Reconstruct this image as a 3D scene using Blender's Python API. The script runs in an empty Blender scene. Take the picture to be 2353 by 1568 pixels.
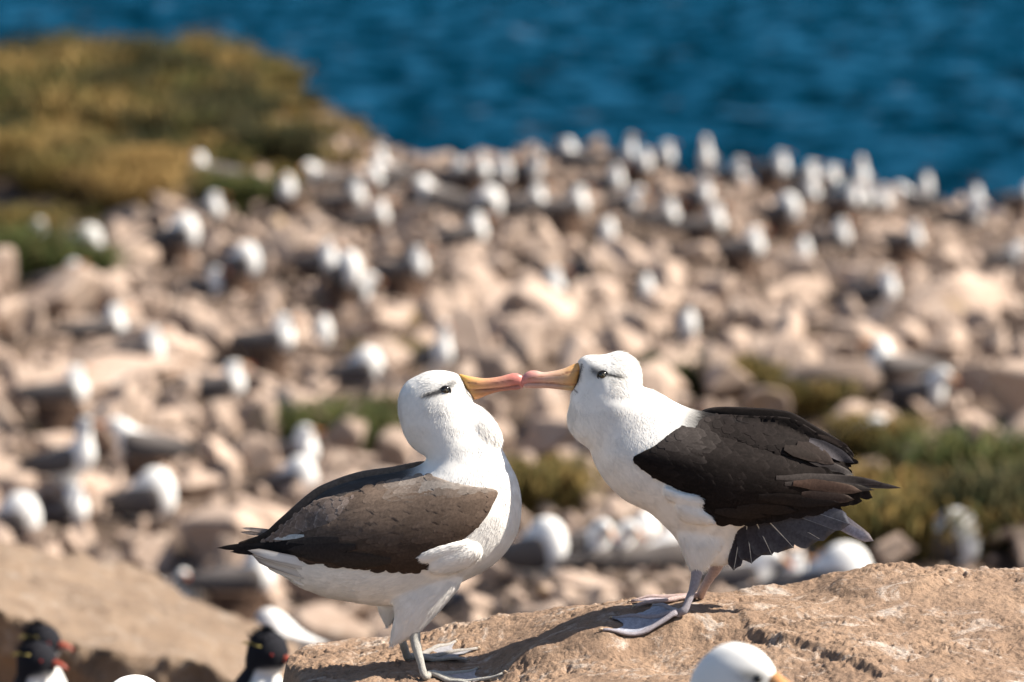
import bpy, bmesh, math, random
import numpy as np
from mathutils import Vector, Matrix, geometry
# ------------------------------------------------------------------ camera, world, sun, exposure
S = bpy.context.scene
COL = S.collection
R = math.radians
PITCH = R(6.0)
CAM = np.array([0.0, -13.3, 2.4])
LENS = 200.0
cd = bpy.data.cameras.new("camera"); cam = bpy.data.objects.new("camera", cd); COL.objects.link(cam)
cam.location = CAM; cam.rotation_euler = (R(90) - PITCH, 0, 0)
cd.lens = LENS; cd.sensor_width = 36; cd.clip_start = 0.5; cd.clip_end = 20000
cd.dof.use_dof = True; cd.dof.focus_distance = 13.3; cd.dof.aperture_fstop = 3.7
S.camera = cam
SUN = Vector((1.0, -0.035, 1.0)).normalized()
w = bpy.data.worlds.new("World"); S.world = w; w.use_nodes = True
nt = w.node_tree; sky = nt.nodes.new("ShaderNodeTexSky"); sky.sky_type = 'NISHITA'; sky.sun_disc = False
sky.sun_elevation = math.asin(SUN.z); sky.sun_rotation = math.atan2(SUN.x, SUN.y)
sky.air_density = 1.0; sky.dust_density = 0.6; sky.ozone_density = 1.0
nt.links.new(sky.outputs[0], nt.nodes["Background"].inputs[0]); nt.nodes["Background"].inputs[1].default_value = 0.06
sd = bpy.data.lights.new("sun", 'SUN'); sd.energy = 4.6; sd.angle = R(0.5); sd.color = (1.0, 0.92, 0.80)
so = bpy.data.objects.new("sun", sd); COL.objects.link(so); so.rotation_euler = SUN.to_track_quat('Z', 'Y').to_euler()
S.view_settings.view_transform = 'Standard'; S.view_settings.look = 'None'; S.view_settings.gamma = 1
S.view_settings.exposure = 1.27
S.render.engine = 'CYCLES'; S.cycles.max_bounces = 6
# ------------------------------------------------------------------ maths helpers
PXM = 2353 / (13.3 / math.cos(PITCH) * 36 / LENS)      # photo pixels per metre at the birds
F_ = np.array([0, math.cos(PITCH), -math.sin(PITCH)]); U_ = np.array([0, math.sin(PITCH), math.cos(PITCH)])
def ray(u, v):
    a = (u - 1176.5) / 2353 * 36 / LENS; b = -(v - 784) / 2353 * 36 / LENS
    return np.array([a, 0, 0]) + F_ + U_ * b
def W(u, v, Y=0.0):
    d = ray(u, v); t = (Y - CAM[1]) / d[1]
    return CAM + d * t
def proj(p):
    q = np.asarray(p, float) - CAM; f = q @ F_
    return (q[0] / f * LENS / 36 * 2353 + 1176.5, 784 - (q @ U_) / f * LENS / 36 * 2353)
rng = np.random.default_rng(7); random.seed(7)
def _h(ix, iy, iz, s):
    n = (ix * 374761393 + iy * 668265263 + iz * 2147483647 % 1000003 * 69069 + s * 974711) & 0xffffffff
    n = ((n ^ (n >> 13)) * 1274126177) & 0xffffffff
    return ((n ^ (n >> 16)) & 0xffff) / 32767.5 - 1
def noise(x, y, z=0.0, s=0):
    x, y, z = np.broadcast_arrays(np.asarray(x, float), np.asarray(y, float), np.asarray(z, float))
    ix, iy, iz = [np.floor(a).astype(np.int64) for a in (x, y, z)]
    fx, fy, fz = x - ix, y - iy, z - iz
    fx, fy, fz = [f * f * f * (f * (f * 6 - 15) + 10) for f in (fx, fy, fz)]
    r = 0
    for dx in (0, 1):
        for dy in (0, 1):
            for dz in (0, 1):
                r = r + _h(ix + dx, iy + dy, iz + dz, s) * (fx if dx else 1 - fx) * (fy if dy else 1 - fy) * (fz if dz else 1 - fz)
    return r
def fbm(x, y, z=0.0, o=4, s=0, g=0.5):
    a, r, k = 1.0, 0, 1.0
    for i in range(o):
        r = r + a * noise(np.asarray(x) * k, np.asarray(y) * k, np.asarray(z) * k, s + i); a *= g; k *= 2.03
    return r
def sm(a, b, x):
    t = np.clip((np.asarray(x, float) - a) / (b - a), 0, 1); return t * t * (3 - 2 * t)
def catmull(pts, step, closed=True):
    P = [np.array(p, float) for p in pts]; n = len(P); out = []
    for i in range(n if closed else n - 1):
        p0, p1, p2, p3 = [P[(i + k) % n] if closed else P[min(max(i + k, 0), n - 1)] for k in (-1, 0, 1, 2)]
        m = max(1, int(np.linalg.norm(p2 - p1) / step))
        for j in range(m):
            t = j / m
            out.append(0.5 * (2 * p1 + (p2 - p0) * t + (2 * p0 - 5 * p1 + 4 * p2 - p3) * t * t + (3 * p1 - p0 - 3 * p2 + p3) * t ** 3))
    if not closed: out.append(P[-1])
    return np.array(out)
def inside(poly, x, y):
    x = np.asarray(x, float); y = np.asarray(y, float); c = np.zeros(x.shape, bool)
    x1, y1 = poly[:, 0], poly[:, 1]; x2, y2 = np.roll(x1, -1), np.roll(y1, -1)
    for a, b, c1, d in zip(x1, y1, x2, y2):
        if b == d: continue
        c ^= ((b > y) != (d > y)) & (x < (c1 - a) * (y - b) / (d - b) + a)
    return c
def pdist(poly, x, y, closed=True):
    x = np.asarray(x, float); y = np.asarray(y, float); best = np.full(x.shape, 1e18)
    n = len(poly)
    for i in range(n if closed else n - 1):
        a = poly[i]; b = poly[(i + 1) % n]; ab = b - a; L = ab @ ab + 1e-12
        t = np.clip(((x - a[0]) * ab[0] + (y - a[1]) * ab[1]) / L, 0, 1)
        best = np.minimum(best, (x - a[0] - t * ab[0]) ** 2 + (y - a[1] - t * ab[1]) ** 2)
    return np.sqrt(best)
class Inflate:
    """Round thickness field over a closed outline (2D), so a strip of half-width a gets half-thickness a."""
    def __init__(s, poly, h):
        s.poly = poly; s.h = h
        lo = poly.min(0) - 3 * h; hi = poly.max(0) + 3 * h; s.lo = lo
        nx, ny = (np.ceil((hi - lo) / h).astype(int) + 1)
        X, Y = np.meshgrid(lo[0] + np.arange(nx) * h, lo[1] + np.arange(ny) * h, indexing='ij')
        m = inside(poly, X, Y); s.mask = m; phi = np.zeros(X.shape)
        om = 2 / (1 + math.sin(math.pi / max(nx, ny) * 1.2)); par = (np.add.outer(np.arange(nx), np.arange(ny)) % 2)
        for it in range(int(2.2 * max(nx, ny))):
            for c in (0, 1):
                nb = np.zeros_like(phi)
                nb[1:-1, 1:-1] = (phi[2:, 1:-1] + phi[:-2, 1:-1] + phi[1:-1, 2:] + phi[1:-1, :-2] + 2 * h * h) / 4
                k = m & (par == c)
                phi[k] += om * (nb[k] - phi[k])
        s.phi = np.maximum(phi, 0)
    def T(s, x, y):
        gx = np.clip((np.asarray(x, float) - s.lo[0]) / s.h, 0, s.phi.shape[0] - 1.001); gy = np.clip((np.asarray(y, float) - s.lo[1]) / s.h, 0, s.phi.shape[1] - 1.001)
        i = gx.astype(int); j = gy.astype(int); a = gx - i; b = gy - j; p = s.phi
        v = p[i, j] * (1 - a) * (1 - b) + p[i + 1, j] * a * (1 - b) + p[i, j + 1] * (1 - a) * b + p[i + 1, j + 1] * a * b
        return np.sqrt(np.maximum(v, 0))
    def tri(s, step):
        """triangulated interior: points, tris, boundary flags"""
        b = s.poly; n = len(b); pts = [tuple(p) for p in b]
        nx_ = np.roll(b, -1, 0) - np.roll(b, 1, 0); nrm = np.stack([-nx_[:, 1], nx_[:, 0]], 1); nrm /= np.linalg.norm(nrm, axis=1)[:, None] + 1e-9
        area = 0.5 * np.sum(b[:, 0] * np.roll(b[:, 1], -1) - np.roll(b[:, 0], -1) * b[:, 1])
        if area < 0: nrm = -nrm
        for off in (0.12, 0.4):
            q = b + nrm * off * step
            d = pdist(b, q[:, 0], q[:, 1]); ok = inside(b, q[:, 0], q[:, 1]) & (d > off * step * 0.8)
            pts += [tuple(p) for p in q[ok]]
        lo = b.min(0); hi = b.max(0)
        gx, gy = np.meshgrid(np.arange(lo[0], hi[0], step), np.arange(lo[1], hi[1], step))
        gx = gx + (np.arange(gx.shape[0]) % 2)[:, None] * step * .5
        gx = gx.ravel(); gy = gy.ravel(); ok = inside(b, gx, gy); gx = gx[ok]; gy = gy[ok]
        ok = pdist(b, gx, gy) > step * .75
        pts += list(zip(gx[ok], gy[ok]))
        r = geometry.delaunay_2d_cdt([Vector(p) for p in pts], [], [list(range(n))], 1, 1e-7)
        V = np.array([tuple(v) for v in r[0]]); ori = r[3]
        isb = np.array([any(k < n for k in o) if o else False for o in ori])
        return V, [tuple(f) for f in r[2]], isb
# ------------------------------------------------------------------ mesh / object helpers
class MB:
    def __init__(s): s.v = []; s.f = []; s.c = []; s.m = []; s.n = 0
    def add(s, verts, faces, col=None, mat=0):
        verts = np.asarray(verts, float).reshape(-1, 3); k = s.n
        s.v.append(verts); s.f += [tuple(i + k for i in f) for f in faces]; s.m += [mat] * len(faces)
        if col is None: col = (0.8, 0.8, 0.8)
        col = np.asarray(col, float)
        if col.ndim == 1: col = np.tile(col, (len(verts), 1))
        s.c.append(col); s.n += len(verts); return s
    def mesh(s, name, mats, smooth=True):
        me = bpy.data.meshes.new(name); V = np.concatenate(s.v) if s.v else np.zeros((0, 3))
        me.from_pydata(V.tolist(), [], s.f); C = np.concatenate(s.c) if s.c else np.zeros((0, 3))
        at = me.color_attributes.new("Col", 'FLOAT_COLOR', 'POINT')
        at.data.foreach_set('color', np.concatenate([C, np.ones((len(C), 1))], 1).ravel())
        for m in mats: me.materials.append(m)
        me.polygons.foreach_set('material_index', s.m); me.polygons.foreach_set('use_smooth', [smooth] * len(s.f))
        me.update(); return me
def obj(name, me, parent=None):
    o = bpy.data.objects.new(name, me); COL.objects.link(o)
    if parent is not None: o.parent = parent
    return o
def empty(name, loc=(0, 0, 0), rz=0.0, sc=1.0):
    o = bpy.data.objects.new(name, None); COL.objects.link(o); o.location = loc; o.rotation_euler = (0, 0, rz); o.scale = (sc, sc, sc); o.empty_display_size = .1
    return o
def tag(o, label=None, cat=None, group=None, kind=None):
    for k, v in (('label', label), ('category', cat), ('group', group), ('kind', kind)):
        if v: o[k] = v
    return o
def copy_tree(root):
    r = root.copy(); COL.objects.link(r)
    for ch in list(root.children):
        c = ch.copy(); COL.objects.link(c); c.parent = r; c.matrix_parent_inverse = ch.matrix_parent_inverse.copy()
    return r
def baked(mb, name, mods, colfn=None, mats=()):
    """evaluate modifiers on a closed mesh and return verts/faces/normals"""
    me = mb.mesh(name, []); o = bpy.data.objects.new(name + "_tmp", me); COL.objects.link(o)
    for t, kw in mods:
        m = o.modifiers.new(t, t)
        for k, v in kw.items(): setattr(m, k, v)
    dg = bpy.context.evaluated_depsgraph_get(); ev = o.evaluated_get(dg); e = ev.to_mesh()
    V = np.zeros(len(e.vertices) * 3); e.vertices.foreach_get('co', V); V = V.reshape(-1, 3)
    N = np.zeros(len(e.vertices) * 3); e.vertices.foreach_get('normal', N); N = N.reshape(-1, 3)
    Fc = [tuple(p.vertices) for p in e.polygons]
    ev.to_mesh_clear(); bpy.data.objects.remove(o); bpy.data.meshes.remove(me)
    return V, Fc, N
def solid(inf, step, k, yc, toW, cap=None):
    """closed two-sided inflated solid. toW(x2d,y2d,Y)->world rows. k,yc may be functions"""
    V, Fc, b = inf.tri(step)
    T = inf.T(V[:, 0], V[:, 1]) * (k(V[:, 0], V[:, 1]) if callable(k) else k); T[b] = 0
    c = yc(V[:, 0], V[:, 1]) if callable(yc) else np.full(len(V), yc)
    n = len(V); idx = np.arange(n); back = idx.copy(); bi = ~b; back[bi] = n + np.arange(bi.sum())
    A = toW(V[:, 0], V[:, 1], c - T); B = toW(V[bi, 0], V[bi, 1], (c + T)[bi])
    f2 = [tuple(back[i] for i in reversed(f)) for f in Fc]
    return np.concatenate([A, B]), Fc + f2
def toWpx(k=1.0):
    def f(u, v, Y):   # u,v in photo px (2353 wide), Y in px as well
        u = np.asarray(u, float); v = np.asarray(v, float); Y = np.asarray(Y, float) / PXM
        out = np.empty((len(u), 3)); 
        out[:, 0] = (u - 1176.5) / PXM; out[:, 1] = Y
        z0 = CAM[2] - 13.3 * math.tan(PITCH)
        out[:, 2] = z0 - (v - 784) / PXM / math.cos(PITCH)
        return out
    return f
PW = toWpx()
def pw(u, v, Y=0): return PW([u], [v], [Y])[0]
def tube(mb, pts, rad, seg=10, col=(.8, .8, .8), mat=0, flat=1.0, caps=True):
    P = np.array(pts, float); n = len(P); rad = np.broadcast_to(np.array(rad, float), (n,)) if np.ndim(rad) < 2 else rad
    V = []; up = None
    for i in range(n):
        t = P[min(i + 1, n - 1)] - P[max(i - 1, 0)]; t /= np.linalg.norm(t) + 1e-9
        if up is None:
            up = np.array([0, 0, 1.0]) if abs(t[2]) < .8 else np.array([0, 1.0, 0])
        up = up - t * (up @ t); up /= np.linalg.norm(up); s = np.cross(t, up)
        for j in range(seg):
            a = 2 * math.pi * j / seg
            V.append(P[i] + rad[i] * (math.cos(a) * s + math.sin(a) * up * flat))
    Fc = [(i * seg + j, i * seg + (j + 1) % seg, (i + 1) * seg + (j + 1) % seg, (i + 1) * seg + j) for i in range(n - 1) for j in range(seg)]
    if caps: Fc += [tuple(range(seg - 1, -1, -1)), tuple((n - 1) * seg + j for j in range(seg))]
    mb.add(V, Fc, col, mat)
def ball(mb, c, r, col, mat=0, seg=16, ring=10):
    r = np.broadcast_to(np.array(r, float), (3,)); V = []; 
    for i in range(ring + 1):
        th = math.pi * i / ring
        for j in range(seg):
            ph = 2 * math.pi * j / seg; V.append([c[0] + r[0] * math.sin(th) * math.cos(ph), c[1] + r[1] * math.sin(th) * math.sin(ph), c[2] + r[2] * math.cos(th)])
    Fc = [(i * seg + j, (i + 1) * seg + j, (i + 1) * seg + (j + 1) % seg, i * seg + (j + 1) % seg) for i in range(ring) for j in range(seg)]
    mb.add(V, Fc, col, mat)
# ------------------------------------------------------------------ materials
def mat(name, base=(.5, .5, .5), rough=.7, spec=.3):
    m = bpy.data.materials.new(name); m.use_nodes = True; n = m.node_tree; b = n.nodes["Principled BSDF"]
    b.inputs['Base Color'].default_value = (*base, 1); b.inputs['Roughness'].default_value = rough; b.inputs['Specular IOR Level'].default_value = spec
    return m, n, b
def nd(n, t, **kw):
    x = n.nodes.new(t)
    for k, v in kw.items():
        if k.startswith('i_'): x.inputs[k[2:].replace('_', ' ')].default_value = v
        else: setattr(x, k, v)
    return x
def ramp(n, src, stops):
    r = n.nodes.new('ShaderNodeValToRGB'); e = r.color_ramp.elements
    while len(e) > len(stops): e.remove(e[-1])
    while len(e) < len(stops): e.new(0.5)
    for el, (p, c) in zip(e, stops): el.position = p; el.color = (*c, 1) if len(c) == 3 else c
    n.links.new(src, r.inputs[0]); return r
def mix(n, fac, a, b, mode='MIX'):
    x = n.nodes.new('ShaderNodeMix'); x.data_type = 'RGBA'; x.blend_type = mode
    if isinstance(fac, float): x.inputs[0].default_value = fac
    else: n.links.new(fac, x.inputs[0])
    for i, s in ((6, a), (7, b)):
        if isinstance(s, tuple): x.inputs[i].default_value = (*s, 1)
        else: n.links.new(s, x.inputs[i])
    return x.outputs[2]
def bump(n, b, h, strength, dist):
    x = nd(n, 'ShaderNodeBump', i_Strength=strength, i_Distance=dist); n.links.new(h, x.inputs['Height']); n.links.new(x.outputs[0], b.inputs['Normal'])
def coords(n, scale=(1, 1, 1), rot=(0, 0, 0), kind='Object'):
    t = n.nodes.new('ShaderNodeTexCoord'); mp = n.nodes.new('ShaderNodeMapping'); mp.inputs['Scale'].default_value = scale; mp.inputs['Rotation'].default_value = rot
    n.links.new(t.outputs[kind], mp.inputs[0]); return mp.outputs[0]
def noiseT(n, vec, scale, detail=6, rough=.6, dist=0.0):
    x = nd(n, 'ShaderNodeTexNoise', i_Scale=scale, i_Detail=detail, i_Roughness=rough, i_Distortion=dist); n.links.new(vec, x.inputs['Vector']); return x.outputs[0]
def attrmat(name, rough, spec, bs=0.0, bscale=300, sheen=0.0, var=0.0, sub=0.0):
    m, n, b = mat(name, rough=rough, spec=spec); a = nd(n, 'ShaderNodeVertexColor', layer_name='Col'); c = a.outputs[0]
    v = coords(n)
    if var:
        nz = noiseT(n, v, bscale * .35, 4, .6); r = ramp(n, nz, [(.3, (1 - var,) * 3), (.7, (1 + var * .4,) * 3)]); c = mix(n, 1.0, c, r.outputs[0], 'MULTIPLY')
    n.links.new(c, b.inputs['Base Color'])
    if bs: bump(n, b, noiseT(n, v, bscale, 5, .65), bs, .004)
    if sheen: b.inputs['Sheen Weight'].default_value = sheen; b.inputs['Sheen Roughness'].default_value = .6
    if sub: b.inputs['Subsurface Weight'].default_value = sub; b.inputs['Subsurface Radius'].default_value = (.01, .008, .006); b.inputs['Subsurface Scale'].default_value = 1.0
    return m
M = {}
M['plume'] = attrmat('white_plumage', .85, .10, .06, 160)
M['wing'] = attrmat('dark_wing_feathers', .8, .06, .10, 420, var=.3)
M['skin'] = attrmat('scaly_leg_skin', .55, .35, .9, 500, var=.25)
M['bill'] = attrmat('horny_bill', .38, .45, .15, 200, var=.12, sub=.0)
M['eye'] = attrmat('wet_eye', .08, .6)
M['farbird'] = attrmat('plumage', .8, .15, 0)
M['penguin'] = attrmat('penguin_plumage', .9, .08, .4, 150)
def rockmat(name, a, bcol, dark, white=(.62, .55, .47), wamt=.5, sc=1.0, bs=.6, bd=.01, lichen=0.0, rnd=True):
    m, n, b = mat(name, rough=.9, spec=.15); v = coords(n)
    if rnd:
        oi = n.nodes.new('ShaderNodeObjectInfo'); mp = n.nodes.new('ShaderNodeVectorMath'); mp.operation = 'ADD'; sc_ = n.nodes.new('ShaderNodeVectorMath'); sc_.operation = 'SCALE'
        cb = n.nodes.new('ShaderNodeCombineXYZ'); n.links.new(oi.outputs['Random'], cb.inputs[0]); n.links.new(oi.outputs['Random'], cb.inputs[2]); n.links.new(cb.outputs[0], sc_.inputs[0]); sc_.inputs['Scale'].default_value = 37
        n.links.new(v, mp.inputs[0]); n.links.new(sc_.outputs[0], mp.inputs[1]); v = mp.outputs[0]
    n1 = noiseT(n, v, 3 * sc, 8, .65, .3); n2 = noiseT(n, v, 22 * sc, 6, .7); n3 = noiseT(n, v, 90 * sc, 5, .7)
    c = ramp(n, n1, [(.32, bcol), (.62, a)]).outputs[0]
    c = mix(n, ramp(n, n2, [(.5, (0, 0, 0)), (.72, (.75,) * 3)]).outputs[0], c, dark)
    c = mix(n, ramp(n, noiseT(n, v, 5.5 * sc, 9, .75, .8), [(.53, (0, 0, 0)), (.70, (wamt,) * 3)]).outputs[0], c, white)
    c = mix(n, ramp(n, n3, [(.60, (0, 0, 0)), (.72, (.85,) * 3)]).outputs[0], c, tuple(x * .35 for x in dark))
    if lichen: c = mix(n, ramp(n, noiseT(n, v, 2.1 * sc, 5, .6, .2), [(.66, (0, 0, 0)), (.72, (lichen,) * 3)]).outputs[0], c, (.42, .27, .05))
    if rnd:
        hs = nd(n, 'ShaderNodeHueSaturation'); mr = nd(n, 'ShaderNodeMapRange', i_To_Min=.72, i_To_Max=1.22); n.links.new(oi.outputs['Random'], mr.inputs[0]); n.links.new(mr.outputs[0], hs.inputs['Value']); n.links.new(c, hs.inputs['Color']); c = hs.outputs[0]
    n.links.new(c, b.inputs['Base Color'])
    ad = n.nodes.new('ShaderNodeMath'); ad.operation = 'MULTIPLY_ADD'; n.links.new(n3, ad.inputs[0]); ad.inputs[1].default_value = .5; n.links.new(n2, ad.inputs[2])
    bump(n, b, ad.outputs[0], bs, bd); return m
M['slab'] = rockmat('foreground_rock', (.32, .215, .145), (.215, .142, .098), (.085, .062, .048), (.56, .49, .43), .95, 1.6, .8, .010, lichen=0, rnd=False)
M['boulder'] = rockmat('boulder_rock', (.49, .37, .295), (.39, .285, .22), (.21, .155, .115), (.62, .55, .48), .75, 1.0, .6, .02, lichen=.5)
M['ledge'] = rockmat('ledge_rock', (.37, .265, .185), (.28, .195, .135), (.16, .11, .08), (.55, .47, .40), .8, 1.6, .9, .03, rnd=False)
M['lichen'] = rockmat('lichen_rock', (.44, .33, .20), (.38, .25, .09), (.22, .15, .08), (.55, .33, .06), .85, .8, .6, .02)
M['mud'] = rockmat('mud', (.13, .08, .055), (.09, .055, .04), (.05, .035, .025), (.2, .14, .1), .3, 3, .8, .02)
m, n, b = mat('ground_soil', rough=.95, spec=.1); v = coords(n)
c = ramp(n, noiseT(n, v, 1.5, 8, .7), [(.38, (.045, .033, .025)), (.55, (.14, .10, .077)), (.7, (.30, .225, .17))]).outputs[0]
n.links.new(c, b.inputs['Base Color']); bump(n, b, noiseT(n, v, 6, 8, .7), .8, .05); M['soil'] = m
m, n, b = mat('grass_blades', rough=.8, spec=.15); a = nd(n, 'ShaderNodeVertexColor', layer_name='Col'); n.links.new(a.outputs[0], b.inputs['Base Color'])
M['grass'] = m
m, n, b = mat('sea_water', rough=.45, spec=.5); v = coords(n, (1, .45, 1), (0, 0, R(-12)))
wn = noiseT(n, v, .22, 9, .72, .5); c = ramp(n, wn, [(.40, (.0004, .012, .022)), (.50, (.0018, .038, .080)), (.60, (.016, .095, .185))]).outputs[0]
fo = ramp(n, noiseT(n, coords(n, (.8, .35, 1)), .30, 8, .70, .6), [(.60, (0, 0, 0)), (.70, (.6,) * 3)]).outputs[0]  # pale crest spots: foam, plus sea sparkle painted into the colour
c = mix(n, fo, c, (.16, .22, .30)); n.links.new(c, b.inputs['Base Color']); bump(n, b, wn, 1.0, 3.0)
b.inputs['Specular IOR Level'].default_value = 0.0; b.inputs['IOR'].default_value = 1.0
M['sea'] = m
# ------------------------------------------------------------------ terrain, sea
_D = [0, 9, 11.3, 13, 15, 18.6, 22, 26, 30, 36, 42, 52, 70, 82, 130]
_Z = [1.7, 2.3, 2.42, 2.8, 3.15, 3.42, 3.72, 4.15, 4.6, 5.3, 5.8, 5.9, 5.85, 5.85, 6.4]
def edgeY(x):          # far cliff edge of the colony (world y)
    return 66.5 + 1.2 * noise(x * .3, 0, 0, 3) - .25 * np.maximum(x - 2, 0) + sm(-1.2, -4.5, x) * 18
def hillmask(x, D): return np.interp(np.asarray(x) + (D - 80) * .025, [-9, -6, -4.8, -3.8, -2.9, -1.8], [1, .95, .8, .55, .27, 0]) * sm(67, 78, D + (x + 4) * .6)
def terr(x, y):
    x = np.asarray(x, float); y = np.asarray(y, float); D = y - CAM[1]
    k_ = sm(-.7, .3, x); z = CAM[2] - np.interp(D, _D, _Z) * k_ - np.interp(D, [0, 9, 11.3, 13, 15, 18.6, 22, 26, 30, 34, 42, 70, 82, 130], [1.7, 2.3, 2.42, 2.8, 3.15, 3.42, 3.8, 4.6, 5.25, 5.7, 5.85, 5.85, 5.85, 6.4]) * (1 - k_)
    z = z + .22 * fbm(x * .35, y * .3, 0, 4, 11) * sm(15, 30, D) + .05 * fbm(x * 2, y * 2, 0, 3, 5)
    z = z - .13 * np.maximum(x - 1.0, 0) * sm(55, 72, D) + .03 * np.exp(-((x - 1.0) / 2.2) ** 2) * sm(66, 76, D)
    # tussac covered hill on the left
    h = hillmask(x, D)
    z = z + h * .42 * (1 + .10 * noise(x * .5, y * .2, 0, 9))
    z = z - sm(0, 9, y - edgeY(x)) * 24
    return z
def hit(u, v, f=terr, lo=8., hi=90.):
    d = ray(u, v); ts = np.linspace(lo, hi, 360); P = CAM + ts[:, None] * d
    g = P[:, 2] - f(P[:, 0], P[:, 1]); k = np.argmax(g < 0)
    if g[k] >= 0: return None
    if k == 0: return P[0]
    a = g[k - 1] / (g[k - 1] - g[k] + 1e-12); return P[k - 1] * (1 - a) + P[k] * a
def grid_mesh(name, xs, ys, f, mt, smooth=True, fade=None):
    X, Y = np.meshgrid(xs, ys, indexing='ij'); Z = f(X, Y); V = np.stack([X, Y, Z], -1).reshape(-1, 3); ny = len(ys)
    i, j = np.meshgrid(np.arange(len(xs) - 1), np.arange(ny - 1), indexing='ij'); q = (i * ny + j).ravel()
    Fc = np.stack([q, q + ny, q + ny + 1, q + 1], 1)
    me = bpy.data.meshes.new(name); me.from_pydata(V.tolist(), [], Fc.tolist()); me.materials.append(mt)
    me.polygons.foreach_set('use_smooth', [smooth] * len(me.polygons)); me.update(); return obj(name, me)
g = grid_mesh('ground', np.linspace(-34, 34, 240), np.concatenate([np.linspace(-24, -2, 40), np.linspace(-1.6, 105, 420)]), terr, M['soil']); tag(g, kind='structure')
def seaz(x, y):
    return -27 + .75 * fbm(x * .055 + y * .012, y * .035, 0, 3, 21) + .30 * fbm(x * .2, y * .13, 0, 3, 25)
me = grid_mesh('sea', np.linspace(-170, 170, 230), np.linspace(250, 1150, 520), seaz, M['sea']); tag(me, kind='structure')
mb = MB(); B_ = 9000
for x0, x1, y0, y1 in ((-B_, B_, 1150, 12000), (-B_, B_, 60, 250), (-B_, -170, 250, 1150), (170, B_, 250, 1150)):
    mb.add([(x0, y0, -27), (x1, y0, -27), (x1, y1, -27), (x0, y1, -27)], [(0, 1, 2, 3)])
tag(obj('water', mb.mesh('water', [M['sea']])), kind='structure')
#@@SLAB
# ------------------------------------------------------------------ foreground rock slab
CP = [(700,1474,.42),(830,1472,.42),(960,1455,.40),(1100,1427,.37),(1250,1406,.33),(1400,1389,.28),(1500,1377,.25),(1600,1369,.24),(1750,1352,.25),(1870,1346,.25),(1960,1322,.24),(2060,1308,.25),(2200,1308,.28),(2353,1299,.3),(2600,1290,.3),
 (933,1528,.06),(1096,1494,.18),(986,1566,-.12),(1156,1552,-.08),(1560,1424,-.08),(1384,1452,-.14),(1613,1384,.12),(1450,1387,.16),(1300,1462,-.1),(1200,1500,-.1),(1450,1490,-.15),(1600,1476,-.16),(1300,1518,-.19),(1500,1542,-.36),
 (640,1590,-.05),(720,1610,-.2),(1000,1612,-.3),(1300,1590,-.55),(1600,1592,-.65),(1900,1590,-.7),(2200,1590,-.7),(2353,1552,-.5),(2353,1430,-.1),(2000,1425,-.1),(1820,1400,.02),(1750,1480,-.3),(1950,1540,-.5),(2600,1580,-.6)]
_c = np.array([W(*c) for c in CP]); _A = _c[:, :2]
def _k(r): return r * r * np.log(r + 1e-6)
_n = len(_c); _K = _k(np.linalg.norm(_A[:, None] - _A[None], axis=2)) + np.eye(_n) * 2e-4
_P = np.concatenate([np.ones((_n, 1)), _A], 1); _S = np.block([[_K, _P], [_P.T, np.zeros((3, 3))]])
_w = np.linalg.solve(_S, np.concatenate([_c[:, 2], np.zeros(3)]))
foot = catmull([W(668,1500,-.25)[:2], W(690,1500,.05)[:2], W(652,1490,.25)[:2], W(720,1474,.44)[:2], W(960,1455,.46)[:2], W(1250,1406,.39)[:2], W(1500,1377,.31)[:2], W(1750,1352,.31)[:2], W(1870,1346,.32)[:2], W(2100,1308,.30)[:2], W(2353,1299,.34)[:2], (2.1, .4), (2.3, -.3), (1.9, -1.0), (1.2, -.95), (.5, -.98), (.0, -.8), (-.35, -.6), (-.52, -.45)], .05)
step_line = catmull([W(*p)[:2] for p in ((1640,1352,.3),(1690,1405,.03),(1715,1440,-.1),(1760,1478,-.28),(1860,1500,-.38),(1950,1528,-.5),(2010,1545,-.62),(1960,1600,-.8))], .03, False)
step_poly = np.concatenate([step_line, [(1.1, -1.4), (2.8, -1.4), (2.8, .8), (.6, .8)]])
def slab_base(x, y):
    sh = np.shape(x); x = np.ravel(np.asarray(x, float)); y = np.ravel(np.asarray(y, float)); z = np.empty(len(x))
    for a in range(0, len(x), 40000):
        q = np.stack([x[a:a + 40000], y[a:a + 40000]], 1)
        z[a:a + 40000] = _k(np.linalg.norm(q[:, None] - _A[None], axis=2)) @ _w[:_n] + _w[_n] + q @ _w[_n + 1:]
    return z.reshape(sh)
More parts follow.
